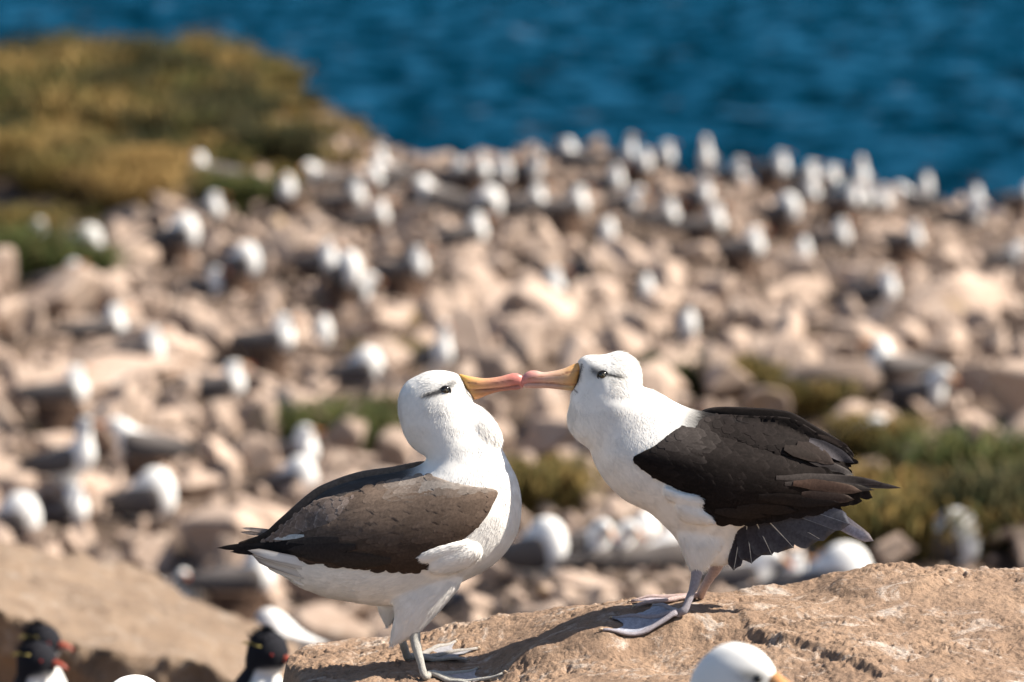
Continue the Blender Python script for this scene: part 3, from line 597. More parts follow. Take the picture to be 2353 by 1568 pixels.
left = bird(dict(label='albatross standing left on the slab, sunlit brown wing, grey leg, bill touching its mate', root=(960, 1560, 0),
  body=[(1056, 862), (1049, 858.8), (1032, 852.3), (1008, 850.8), (979, 855), (950, 866), (934, 876), (921, 895), (915, 925), (915, 955), (921, 980), (930, 1003), (947, 1028), (972, 1044), (982, 1052), (975, 1063), (955, 1076), (900, 1090), (820, 1104), (748, 1130), (695, 1172), (650, 1215), (600, 1256), (580, 1272), (620, 1305), (680, 1347), (740, 1372), (800, 1384), (860, 1392), (930, 1392), (1000, 1375), (1055, 1342), (1100, 1320), (1140, 1293), (1172, 1258), (1192, 1215), (1199, 1160), (1190, 1105), (1172, 1068), (1154, 1035), (1140, 1018), (1128, 1005), (1112, 985), (1098, 965), (1086, 948), (1080, 935), (1084, 924), (1087, 915), (1082, 905), (1072, 895), (1064, 875)],
  k=lambda u, v: .80 + .10 * sm(1040, 1100, v) - .30 * sm(760, 600, u), lobes=[([(1082, 927), (1098, 929), (1120, 946), (1138, 966), (1150, 988), (1155, 1008), (1151, 1030), (1135, 1050), (1095, 1060), (1050, 1040), (1040, 980), (1060, 940)], .92, -8),
   ([(1060, 1290), (1058, 1340), (1020, 1390), (985, 1430), (958, 1458), (935, 1466), (905, 1478), (893, 1478), (898, 1450), (905, 1400), (900, 1340), (960, 1280)], .75, -48),
   ([(960, 1330), (930, 1380), (905, 1430), (892, 1450), (884, 1448), (872, 1428), (862, 1395), (870, 1350)], .9, 38),
   ([(957, 1268), (962, 1252), (985, 1241), (1020, 1234), (1070, 1228), (1085, 1250), (1030, 1266), (975, 1279)], .55, (11,)), ([(984, 1292), (998, 1270), (1040, 1252), (1095, 1240), (1108, 1272), (1064, 1300), (1012, 1308)], .5, (12,))],
  bodycol=lbody, flow=lf, strandlen=lambda u, v: .016 if (u > 1095 and v < 1040) or u < 925 else .009 if v < 1060 else (.016 if v > 1290 else .012),
  legs=[dict(Y=-48, pts=[(945, 1420, -50, 15), (952, 1456, -55, 13.5), (957, 1480, -70, 11), (968, 1515, -95, 8.5), (977, 1542, -112, 8.0)], heel=(987, 1560), hr=9, tips=[(1078, 1576), (1156, 1551), (1096, 1541)], col=(.43, .41, .37), web=(.48, .42, .42)),
        dict(Y=38, pts=[(905, 1420, 42, 13), (916, 1466, 46, 11), (924, 1492, 50, 9)], heel=(936, 1522), hr=9.5, tips=[(1074, 1521), (1096, 1494), (1046, 1478)], col=(.38, .35, .32), web=(.36, .35, .37))],
  wings=[dict(side=-1, poly=Lwing, flow=flow([(1100, 1130, -1, .25), (1000, 1130, -1, .12), (1050, 1200, -1, .35), (900, 1200, -1, .2), (800, 1200, -1, .25), (950, 1280, -1, .1), (700, 1250, -1, .15)]), size=lssz, col=lwcol, bulge=.20, floor=[(560, 30), (700, 48), (850, 55), (1150, 60)], quills=Lq, spacing=.36),
         dict(side=-1, name='scapular_feathers', poly=Lscap, flow=flow([(850, 1140, -1, .35), (700, 1190, -1, .5), (640, 1225, -1, .5)]), size=lambda u, v: (34, 14), col=lscol, bulge=.12, floor=[(560, 34), (700, 52), (900, 52)], spacing=.55),
         dict(side=1, poly=[(985, 1068), (940, 1072), (900, 1080), (820, 1092), (745, 1118), (705, 1142), (640, 1198), (600, 1232), (545, 1252), (560, 1262), (650, 1275), (800, 1290), (950, 1290), (1050, 1230), (1110, 1160), (1080, 1090)], cards=False, flow=None, size=None, col=lwcol, bulge=.16, floor=[(560, 25), (700, 45), (1150, 60)],
              quills=[(650, 1232, 552, 1222, 5, (.42, .34, .30), None, 0), (650, 1236, 548, 1232, 5, (.3, .24, .21), None, 2)])],
  flank=[],
  tail=[(830, 1318, 590, 1272, 13, 62, (.60, .57, .54), (.42, .38, .35), None), (835, 1312, 568, 1265, 11, 66, (.66, .64, .62), (.3, .26, .24), None), (800, 1340, 575, 1276, 15, 52, (.55, .52, .49), (.18, .15, .14), (.7, .68, .65)), (800, 1350, 600, 1292, 15, 44, (.62, .59, .55), None, None), (780, 1300, 572, 1268, 11, 40, (.5, .47, .45), (.15, .13, .12), None), (820, 1360, 660, 1322, 16, 36, (.68, .65, .62), None, None), (780, 1290, 566, 1266, 10, 20, (.4, .37, .35), (.13, .11, .1), None)],
  bill=dict(x=(1060, 1202), upper=[(1055, 861), (1070, 863), (1084.6, 866.1), (1113.9, 869.6), (1143.2, 866.7), (1166.6, 860.8), (1181.3, 857.9), (1193, 860.2), (1200.5, 865), (1202.5, 874), (1203, 884), (1200.5, 893), (1197, 892), (1193, 886), (1170, 889), (1140, 893), (1110, 896), (1078, 900), (1070, 892), (1062, 876)],
     lower=[(1072, 893), (1110, 892), (1140, 890), (1170, 886), (1192, 884), (1197, 889), (1193, 895), (1169.6, 897.5), (1143.2, 901.2), (1119.7, 908.6), (1102, 915.9), (1090, 918.8), (1083, 911), (1076, 902)],
     ramp=[(0, (.68, .38, .09)), (.18, (.66, .34, .13)), (.45, (.62, .30, .17)), (.68, (.62, .28, .20)), (.82, (.60, .21, .17)), (1, (.58, .20, .17))], ramp2=[(0, (.60, .36, .10)), (.25, (.56, .26, .10)), (.6, (.46, .19, .12)), (1, (.48, .18, .15))],
     lines=[([(1064, 876), (1078, 879), (1094, 881), (1110, 880), (1140, 879), (1166, 874), (1180, 873)], .9, (.28, .10, .06)), ([(1076, 895), (1110, 894.5), (1150, 892), (1192, 885)], 1.0, (.25, .10, .05)), ([(1084, 878), (1095, 878)], 1.3, (.12, .06, .04))]),
  cov=1075, eye=(1024, 893.5, 10.6)))
# ------------------------------------------------------------------ right bird
Rbrow = [(1354, 845), (1368, 850), (1384, 855), (1404, 857), (1434, 857.3)]
def rbody(u, v, Y):
    c = np.array(WHITE) * (1 + .02 * np.sin(u * .31) * np.sin(v * .27))[:, None]
    e = .8 * np.exp(-(seg_d(u, v, Rbrow[:3]) / 9.5) ** 2) * sm(1348, 1364, u); e = np.maximum(e, .95 * np.exp(-(seg_d(u, v, Rbrow[2:]) / 4.6) ** 3) * sm(1440, 1412, u))
    c = wgrey(c, e); c = wgrey(c, .24 * np.exp(-((u - 1372) / 34) ** 2 - ((v - 852) / 15) ** 2))
    c = wgrey(c, .85 * np.exp(-(seg_d(u, v, [(1336, 836), (1334, 850), (1328, 875), (1318, 893), (1326, 899)]) / 2.0) ** 2))
    s = (u - 1560) * .8 + (v - 985) * .25 + (14 * np.sin(v * .12) + 8 * np.sin(u * .2)) * .25
    m_ = (sm(-34, 44, s) * sm(1120, 1080, v - (u - 1560) * .5))[:, None]
    return np.clip(c * (1 - m_) + np.array((.017, .0145, .0138)) * m_, 0, 1)
rf = flow([(1345, 830, 1, -.2), (1400, 812, 1, -.15), (1450, 830, .7, .8), (1472, 870, .2, 1), (1400, 870, .9, .3), (1380, 910, .6, .9), (1330, 930, .1, 1), (1312, 980, .2, 1), (1345, 1020, .5, 1), (1450, 920, .4, 1), (1510, 905, 1, .5), (1560, 950, 1, .35), (1650, 960, 1, .1), (1420, 1000, .3, 1), (1400, 1090, .6, 1), (1480, 1150, .8, .7), (1540, 1200, .7, 1), (1580, 1130, 1, .4), (1600, 1270, .3, 1), (1660, 1280, .6, 1), (1680, 1230, 1, .5)])
def rwcol(u, v, r_):
    c = np.array((.013, .0100, .0092)) * r_.uniform(.8, 1.25)
    t = float(sm(1660, 1570, u + (v - 960) * .4)) * float(sm(1040, 990, v)); c = c * (1 - t) + np.array((.05, .042, .039)) * t
    return c, c * 1.3 + .002
def rssz(u, v):
    k = float(np.interp(u, [1450, 1550, 1750, 1950], [26, 40, 54, 60])); return k * 1.6, k * .52
Rwing = [(1452, 1046), (1475, 1026), (1500, 1014), (1530, 992), (1560, 974), (1600, 976), (1650, 992), (1700, 1012), (1760, 1036), (1800, 1050), (1850, 1066), (1905, 1086), (1955, 1112), (1975, 1128), (1955, 1138), (1920, 1156), (1850, 1165), (1750, 1184), (1690, 1193), (1650, 1191), (1610, 1172), (1608, 1144), (1585, 1122), (1545, 1106), (1500, 1085)]
rfw = [(1612, 952), (1650, 940), (1720, 941), (1790, 946), (1830, 956), (1880, 986), (1938, 1020), (1966, 1052), (1940, 1062), (1880, 1060), (1800, 1050), (1740, 1040), (1680, 1020), (1620, 990)]
br = (.10, .066, .05); bk = (.022, .018, .017)
Rq = [(1800, 1090, 2072, 1110, 9, (.05, .042, .04), (.10, .085, .08), 0), (1780, 1085, 2035, 1100, 10, (.045, .038, .036), (.10, .085, .08), 1), (1800, 1100, 2010, 1116, 10, (.04, .034, .032), (.08, .07, .06), 1),
      (1820, 1100, 1982, 1120, 13, (.06, .038, .03), (.10, .07, .055), 3), (1840, 1128, 1964, 1140, 14, (.045, .033, .029), (.08, .062, .052), 2.5), (1830, 1138, 1930, 1148, 13, bk, None, 2), (1740, 1128, 1900, 1150, 14, bk, None, 1), (1690, 1155, 1830, 1164, 13, bk, None, 1), (1640, 1160, 1760, 1176, 12, bk, None, 1)]
right = bird(dict(label='albatross leaning in from the right with near-black wings and fanned grey tail feathers', root=(1580, 1420, 0),
  body=[(1325, 831), (1336.6, 819.2), (1360, 814.8), (1389.4, 815.7), (1404, 810.4), (1424.6, 806.9), (1445, 814.8), (1462.7, 828), (1473, 851), (1476, 877), (1474, 890), (1492, 893), (1530, 910), (1552, 925), (1590, 941), (1640, 952), (1720, 966), (1800, 985), (1870, 1018), (1930, 1060), (1950, 1110), (1900, 1140), (1850, 1160), (1790, 1180), (1720, 1205), (1695, 1222), (1688, 1250), (1684, 1283), (1668, 1298), (1640, 1300), (1610, 1302), (1586, 1302), (1578, 1292), (1569, 1268), (1552, 1238), (1525, 1207.8), (1490.8, 1177), (1462, 1163), (1438, 1150), (1418.7, 1136), (1389.4, 1103.5), (1369, 1071), (1360, 1047.8), (1352, 1030), (1330, 1015), (1312, 996), (1303, 969), (1305, 945), (1311, 922), (1309, 908), (1316, 898), (1324, 885), (1330, 862), (1331, 842)],
  k=lambda u, v: .76 + .14 * sm(960, 1050, v) * sm(1420, 1500, u + (v - 900) * .5) - .40 * sm(1780, 1940, u) - .22 * sm(1180, 1290, v),
  lobes=[([(1560, 1180), (1640, 1170), (1665, 1230), (1640, 1280), (1622, 1303), (1605, 1314), (1590, 1312), (1578, 1290), (1560, 1240)], .8, -42), ([(1640, 1200), (1686, 1235), (1684, 1280), (1675, 1297), (1655, 1302), (1632, 1298), (1615, 1250)], .8, 40),
   ([(1525, 1104), (1565, 1118), (1598, 1122), (1613, 1131), (1612, 1146), (1598, 1152), (1560, 1145), (1525, 1135)], .6, (11,)), ([(1550, 1142), (1598, 1152), (1630, 1170), (1643, 1187), (1634, 1195), (1600, 1194), (1560, 1182)], .6, (12,))],
  bodycol=rbody, flow=rf, strandlen=lambda u, v: .015 if (u > 1395 and v < 900) or (u < 1320 and v > 910) else .008 if v < 930 else (.016 if v > 1230 else .012), darktail=True,
  legs=[dict(Y=-42, pts=[(1602, 1280, -42, 15), (1602, 1308, -46, 13), (1596, 1338, -55, 12), (1584, 1368, -65, 9), (1572, 1395, -74, 8.5)], heel=(1559, 1421), hr=9.5, tips=[(1385, 1453), (1407, 1424), (1502, 1395)], col=(.33, .30, .33), web=(.36, .37, .44)),
        dict(Y=40, pts=[(1660, 1285, 42, 14), (1655, 1306, 50, 12.5), (1642, 1330, 65, 10), (1628, 1355, 82, 9.5)], heel=(1609, 1381), hr=10, tips=[(1460, 1398), (1450, 1386), (1556, 1374)], col=(.52, .38, .35), web=(.52, .44, .46))],
  wings=[dict(side=1, poly=rfw, cards=False, flow=None, size=None, col=rwcol, bulge=.30, floor=[(1580, 40), (1950, 30)],
              quills=[(1820, 1000, 1960, 1056, 12, (.05, .045, .05), None, 2), (1810, 1010, 1945, 1075, 12, bk, (.1, .07, .05), 1)]),
         dict(side=-1, name='mantle_feathers', poly=[(1600, 985), (1605, 962), (1640, 952), (1720, 956), (1790, 958), (1830, 966), (1880, 995), (1940, 1030), (1966, 1060), (1945, 1068), (1950, 1085), (1900, 1068), (1850, 1045), (1790, 1035), (1740, 1020), (1670, 1000)], flow=flow([(1750, 1000, 1, .3), (1900, 1040, 1, .55)]), size=lambda u, v: (42, 13), col=rwcol, bulge=.1, floor=[(1580, -10), (1700, -22), (1950, -30)],
              quills=[(1860, 1010, 1966, 1060, 13, (.055, .05, .055), None, 6), (1830, 1015, 1920, 1060, 15, (.024, .018, .016), (.045, .034, .03), 7), (1840, 1040, 1965, 1088, 10, (.035, .03, .03), (.09, .08, .075), 6), (1800, 1020, 1890, 1050, 12, (.022, .017, .015), (.04, .03, .026), 7), (1880, 1000, 1952, 1024, 6, (.04, .03, .026), None, 6)]),
         dict(side=-1, poly=Rwing, flow=flow([(1480, 1050, 1, .2), (1600, 1080, 1, .28), (1800, 1120, 1, .22), (1700, 1170, 1, .25)]), size=rssz, col=rwcol, bulge=.20, floor=[(1440, 60), (1600, 66), (1800, 52), (1980, 32)], quills=Rq, spacing=.36)],
  flank=[],
  tail=[(1905, 1168, 1905 + 100, 1240, 12, 20, (.30, .27, .30), (.45, .38, .36), None), (1850, 1165, 2012, 1237, 13, 24, (.24, .24, .30), (.38, .33, .32), None), (1830, 1160, 1956, 1197, 24, 42, (.085, .088, .105), (.12, .12, .14), (.22, .23, .26)), (1790, 1168, 1925, 1212, 38, 39, (.065, .066, .078), (.10, .10, .11), (.16, .16, .17)), (1772, 1172, 1890, 1234, 40, 36, (.06, .06, .07), (.10, .10, .11), (.55, .52, .45)), (1752, 1180, 1828, 1255, 40, 33, (.052, .05, .06), (.09, .09, .10), (.60, .57, .50)), (1735, 1192, 1778, 1274, 36, 30, (.045, .042, .05), (.08, .08, .09), (.55, .52, .46)), (1715, 1200, 1731, 1294, 28, 27, (.040, .037, .044), (.07, .07, .08), (.5, .48, .44)), (1703, 1205, 1690, 1311, 17, 24, (.035, .032, .037), (.06, .06, .07), (.5, .48, .44))],
  bill=dict(x=(1334, 1194), upper=[(1335, 833), (1332, 833), (1319, 836.8), (1295.6, 847), (1272.1, 852.9), (1248.7, 855.8), (1231.1, 852), (1216.4, 852.9), (1206, 859), (1199, 868), (1195.5, 877), (1194.5, 886), (1197, 896), (1201, 890), (1205, 884), (1215, 881), (1250, 881), (1290, 884), (1322, 887), (1330, 868), (1336, 846)],
     lower=[(1204, 882), (1215, 878), (1250, 878), (1290, 881), (1325, 882), (1321, 892), (1316, 898), (1287, 895.5), (1257.5, 892.5), (1231, 892.5), (1209, 892), (1202, 888)],
     ramp=[(0, (.72, .34, .08)), (.12, (.70, .38, .14)), (.3, (.66, .42, .26)), (.6, (.68, .40, .31)), (.8, (.64, .30, .26)), (.95, (.60, .23, .21)), (1, (.64, .46, .38))], ramp2=[(0, (.70, .33, .08)), (.15, (.60, .38, .17)), (.4, (.62, .36, .26)), (1, (.60, .34, .28))],
     lines=[([(1332, 851), (1312, 853), (1285, 862), (1255, 863), (1228, 866), (1212, 871)], 1.1, (.45, .20, .10)), ([(1300, 855), (1312, 853)], 1.8, (.25, .12, .07)), ([(1325, 882), (1290, 881.5), (1250, 879), (1214, 879)], 1.0, (.30, .13, .08)), ([(1336, 836), (1333, 852), (1328, 875), (1319, 893)], .9, (.03, .02, .02))]),
  cov=1010, eye=(1384.5, 858, 10.8)))
#@@BG
# ------------------------------------------------------------------ colony birds (each pose built once, then copied)
def LW(x, y, Y): return np.stack([np.asarray(x, float), np.asarray(Y, float), np.asarray(y, float)], 1)
LOWW = (.78, .76, .73); DG = (.060, .052, .050); MG = (.12, .105, .10)
def pose(name, bodyp, kf, wingp, billp, eye, tailp, legs=None, feet=0.0, hi=False, browt=True, wcol=None, flare=.0):
    st = .012 if hi else .02; h = .006 if hi else .01; root = empty('albatross')
    inf = Inflate(catmull(bodyp, st), h); mb = MB(); mb.add(*solid(inf, st * 1.2, kf, 0.0, LW))
    V, Fc, N = baked(mb, 'b', [('REMESH', dict(mode='VOXEL', voxel_size=.010 if hi else .016)), ('SMOOTH', dict(factor=.6, iterations=5 if hi else 3))])
    C = np.tile(np.array(LOWW), (len(V), 1))
    if browt:
        ex, ez = eye; d = np.hypot((V[:, 0] - ex + .006) / 2.3, (V[:, 2] - ez - .002)); e = np.exp(-(d / .013) ** 2)[:, None] * .85 * (np.abs(V[:, 1]) > .015)[:, None]; C = C * (1 - e) + .05 * e
    wi = Inflate(catmull(wingp, st), h); P = catmull(wingp, st)
    top = np.array([V[:, 2] > .8 * V[:, 2].max()])
    m_ = inside(P, V[:, 0], V[:, 2] - .0)[:, None]
    C = np.where(m_, np.array(MG), C)
    out = MB(); out.add(V, Fc, C)
    if legs:
        for sy in (-1, 1):
            tube(out, [(legs[0], sy * .045, legs[1] + .05), (legs[0] + .015, sy * .05, legs[1] * .5 + .01), (legs[0], sy * .05, .012)], [.018, .011, .010], 8, (.38, .38, .42))
            for a in (-.5, 0, .5): tube(out, [(legs[0], sy * .05, .014), (legs[0] + .12 * math.cos(a), sy * .05 + .12 * math.sin(a), .007)], [.009, .006], 6, (.38, .36, .42))
            out.add([(legs[0], sy * .05, .016), (legs[0] + .105, sy * .05 - .058, .010), (legs[0] + .11, sy * .05, .010), (legs[0] + .105, sy * .05 + .058, .010)], [(0, 1, 2), (0, 2, 3)], (.42, .38, .42))
    b_ = obj('body', out.mesh('body', [M['farbird']]), root)
    Tb = lambda x, y: inf.T(x, y) * (kf(x, y) if callable(kf) else kf)
    for sd_ in (-1, 1):
        Vw, Fw, bw = wi.tri(st); t = Tb(Vw[:, 0], Vw[:, 1]); Yo = np.maximum(t, .04) + .006 + .16 * wi.T(Vw[:, 0], Vw[:, 1]) + flare * np.maximum(-Vw[:, 0] - .1, 0); Yo = np.where(bw, Yo - .006, Yo); n = len(Vw)
        bi = ~bw; back = np.arange(n); back[bi] = n + np.arange(bi.sum())
        wb = MB(); zz = Vw[:, 1]; tt = (zz - zz.min()) / (zz.max() - zz.min()); cw = np.array(DG)[None] * (1 - tt[:, None]) + np.array(wcol or (.15, .13, .12))[None] * tt[:, None]
        wb.add(np.concatenate([LW(Vw[:, 0], zz, sd_ * Yo), LW(Vw[bi, 0], zz[bi], (sd_ * (Yo - .02))[bi])]), Fw + [tuple(back[i] for i in reversed(f)) for f in Fw], np.concatenate([cw, cw[bi]]))
        obj('wing', wb.mesh('wing', [M['farbird']]), root)
        eb = MB(); ball(eb, (eye[0], sd_ * (float(Tb(eye[0], eye[1])) - .003), eye[1]), .0085, (.01, .01, .01), seg=10, ring=6); obj('eye', eb.mesh('eye', [M['eye']]), root)
    bb = MB(); pts = billp
    tube(bb, [(p[0], 0, p[1]) for p in pts], [.019, .016, .0135, .0145, .006], 10, (.62, .30, .12)); k = bb.c[-1]; k[-20:] = (.6, .15, .1)
    obj('bill', bb.mesh('bill', [M['bill']]), root)
    tb = MB(); x0, z0, x1, z1 = tailp
    for i in range(7):
        a = (i - 3) / 3; tb.add([(x0, a * .03 - .02, z0), (x0, a * .03 + .02, z0 + .004), (x1, a * .075 + .018, z1), (x1 - .02 * abs(a), a * .075 - .018, z1 - .002), ], [(0, 1, 2, 3)], (.10, .09, .09))
    obj('tail', tb.mesh('tail', [M['farbird']]), root)
    return root
kB = lambda x, y: .88 - .10 * sm(.36, .5, y)
wS = [(.17, .315), (.215, .21), (.17, .09), (-.1, .06), (-.32, .09), (-.50, .15), (-.32, .235), (-.12, .285), (.03, .31)]
sit = pose('sit', [(-.44, .17), (-.3, .235), (-.1, .29), (.04, .315), (.095, .355), (.088, .41), (.11, .465), (.165, .495), (.225, .485), (.256, .45), (.25, .41), (.245, .37), (.262, .31), (.285, .24), (.27, .12), (.17, .03), (-.05, .0), (-.25, .04), (-.42, .135)], kB, wS,
    [(.245, .452), (.285, .447), (.325, .439), (.352, .437), (.368, .425)], (.205, .458), (-.38, .16, -.55, .16))
def up(p, dz): return [(x, z + dz) for x, z in p]
stand = pose('stand', [(-.44, .30), (-.3, .39), (-.1, .46), (.05, .50), (.13, .57), (.13, .66), (.155, .72), (.21, .748), (.265, .735), (.288, .70), (.275, .665), (.26, .62), (.27, .53), (.295, .43), (.26, .32), (.15, .22), (.06, .13), (.0, .11), (-.06, .16), (-.25, .22), (-.42, .27)], kB, [(.15, .46), (.18, .36), (.11, .27), (-.1, .23), (-.32, .23), (-.52, .25), (-.32, .38), (-.12, .45), (.03, .48)],
    [(.28, .705), (.32, .70), (.36, .692), (.385, .69), (.402, .678)], (.242, .712), (-.38, .29, -.55, .27), legs=(.03, .12))
preen = pose('preen', [(-.44, .17), (-.3, .235), (-.12, .30), (-.02, .40), (.06, .455), (.15, .46), (.23, .42), (.27, .34), (.29, .24), (.27, .12), (.17, .03), (-.05, .0), (-.25, .04), (-.42, .135)], lambda x, y: .84, wS,
    [(-.02, .39), (-.05, .355), (-.08, .32), (-.10, .30), (-.105, .285)], (.02, .405), (-.38, .16, -.55, .16))
bow = pose('bow', [(-.44, .17), (-.3, .235), (-.1, .29), (.08, .33), (.18, .40), (.27, .44), (.34, .42), (.375, .37), (.36, .33), (.31, .30), (.29, .24), (.27, .12), (.17, .03), (-.05, .0), (-.25, .04), (-.42, .135)], kB, wS,
    [(.36, .37), (.39, .345), (.42, .32), (.44, .305), (.445, .29)], (.325, .385), (-.38, .16, -.55, .16))
# ------------------------------------------------------------------ penguins
def penguin(hi=True, turn=0.0):
    root = empty('penguin'); mb = MB(); n = 40 if hi else 22; sg = 28 if hi else 16
    zs = np.linspace(0, 1, n); prof = [(0, .03, .02), (.02, .085, .0), (.08, .115, .0), (.18, .122, .012), (.27, .108, .012), (.34, .080, .008), (.385, .056, .01), (.42, .062, .018), (.46, .064, .022), (.50, .050, .016), (.515, .02, .012), (.518, .001, .012)]
    V = []; C = []
    for i in range(n):
        z = zs[i] * .518; r = np.interp(z, [p[0] for p in prof], [p[1] for p in prof]); cx = np.interp(z, [p[0] for p in prof], [p[2] for p in prof])
        for j in range(sg):
            a = 2 * math.pi * j / sg; x = cx + r * math.cos(a) * (1.08 if z > .4 else 1.0); y = r * math.sin(a) * .95; V.append((x, y, z + .03))
            w_ = sm(-.12, .12, math.cos(a) - .12) * sm(.41, .385, z - .015 * math.cos(a)); C.append(np.array((.018, .018, .022)) * (1 - w_) + np.array((.75, .73, .70)) * w_)
    mb.add(V, [(i * sg + j, i * sg + (j + 1) % sg, (i + 1) * sg + (j + 1) % sg, (i + 1) * sg + j) for i in range(n - 1) for j in range(sg)] + [tuple(range(sg - 1, -1, -1))], C)
    for sy in (-1, 1):
        ball(mb, (.05, sy * .05, .018), (.055, .03, .018), (.45, .28, .22), seg=10, ring=6)
    if hi:   # spiky black crown
        r_ = random.Random(4)
        for k in range(320):
            a = r_.uniform(0, 6.28); rr = r_.uniform(0, .05); p = Vector((.015 + rr * math.cos(a), rr * math.sin(a), .53 - rr * .5)); q = p + Vector((-.02 + r_.uniform(-.015, .015), r_.uniform(-.012, .012) + p.y * .4, r_.uniform(.014, .045)))
            mb.add([p + Vector((.003, 0, 0)), p - Vector((.003, 0, 0)), q, p + Vector((0, .003, 0))], [(0, 1, 2), (0, 3, 2)], (.02, .02, .024))
    obj('body', mb.mesh('body', [M['penguin']]), root)
    for sy in (-1, 1):
        f = MB(); s_ = []; pts = [(-.005, .102, .345, .012, .022), (-.02, .145, .28, .011, .034), (-.04, .175, .20, .008, .036), (-.055, .195, .13, .005, .022), (-.06, .20, .105, .002, .004)]
        for x, y, z, th, wd in pts:
            for a in np.linspace(0, 2 * math.pi, 10, endpoint=False): s_.append((x + wd * math.cos(a), sy * (y + th * math.sin(a)), z))
        Fc = [(i * 10 + j, i * 10 + (j + 1) % 10, (i + 1) * 10 + (j + 1) % 10, (i + 1) * 10 + j) for i in range(4) for j in range(10)] + [tuple(range(40, 50)), tuple(range(9, -1, -1))]
        if sy < 0: Fc = [q[::-1] for q in Fc]
        f.add(s_, Fc, (.02, .02, .024)); obj('flipper', f.mesh('flipper', [M['penguin']]), root)
        e = MB(); ball(e, (.066, sy * .046, .488), .0045, (.25, .02, .015), seg=12, ring=8); obj('eye', e.mesh('eye', [M['eye']]), root)
        br_ = MB(); r_ = random.Random(9)
        for k in range(14):
            t = .45 + .55 * k / 14; p = Vector((.075 - .10 * t, sy * (.046 + .022 * t), .505 + .006 * t)); q = p + Vector((-.014, sy * (.004 + .012 * t * r_.random()), .002 - .012 * t * r_.random()))
            br_.add([p + Vector((0, 0, .003)), p - Vector((0, 0, .003)), q], [(0, 1, 2), (2, 1, 0)], (.42, .36, .14))
        obj('yellow_brow', br_.mesh('yellow_brow', [M['penguin']]), root)
    b2 = MB(); tube(b2, [(.07, 0, .478), (.10, 0, .475), (.125, 0, .468), (.14, 0, .458)], [.012, .0115, .008, .003], 12, (.36, .07, .04)); obj('bill', b2.mesh('bill', [M['bill']]), root)
    tl = MB(); tl.add([(-.09, -.02, .05), (-.09, .02, .05), (-.17, .012, .02), (-.17, -.012, .02), (-.09, 0, .035)], [(0, 1, 2, 3), (4, 3, 2), (0, 3, 4), (1, 4, 2)], (.02, .02, .024)); obj('tail', tl.mesh('tail', [M['penguin']]), root)
    return root
peng_hi = penguin(True); peng_lo = penguin(False)
# ------------------------------------------------------------------ mud nest
def nest_mesh(seed):
    mb = MB(); n = 24; V = []; r_ = random.Random(seed); prof = [(-.10, .23), (.0, .215), (.08, .19), (.16, .195), (.20, .21), (.215, .19), (.19, .13), (.175, .0)]
    for z, r in prof:
        for j in range(n):
            a = 2 * math.pi * j / n; q = r * (1 + .10 * float(noise(math.cos(a) * 2, math.sin(a) * 2, z * 9, seed))) + .001; V.append((q * math.cos(a), q * math.sin(a), z + .01 * r_.random()))
    mb.add(V, [(i * n + j, i * n + (j + 1) % n, (i + 1) * n + (j + 1) % n, (i + 1) * n + j) for i in range(len(prof) - 1) for j in range(n)] + [tuple(range(n - 1, -1, -1))]); return mb.mesh('mud_nest', [M['mud']])
NM = [nest_mesh(i) for i in range(3)]
used = {}
def place_like(proto, key):
    if key not in used: used[key] = 1; return proto
    return copy_tree(proto)
def find_spot(u, v, hz, lo=14., hi=88.):
    """point on the ground where something hz tall has its top at pixel (u, v)"""
    a = ray(u, v); ts = np.linspace(lo, hi, 900); P = CAM + ts[:, None] * a; g = P[:, 2] - hz - terr(P[:, 0], P[:, 1]); k = int(np.argmax(g < 0))
    if g[k] >= 0: k = int(np.argmin(g))
    p = P[k]; return np.array([p[0], p[1], terr(p[0], p[1])])
HT = dict(sit=.50, stand=.75, preen=.46, bow=.44, pen=.55)
PR = dict(sit=sit, stand=stand, preen=preen, bow=bow, pen=peng_lo)
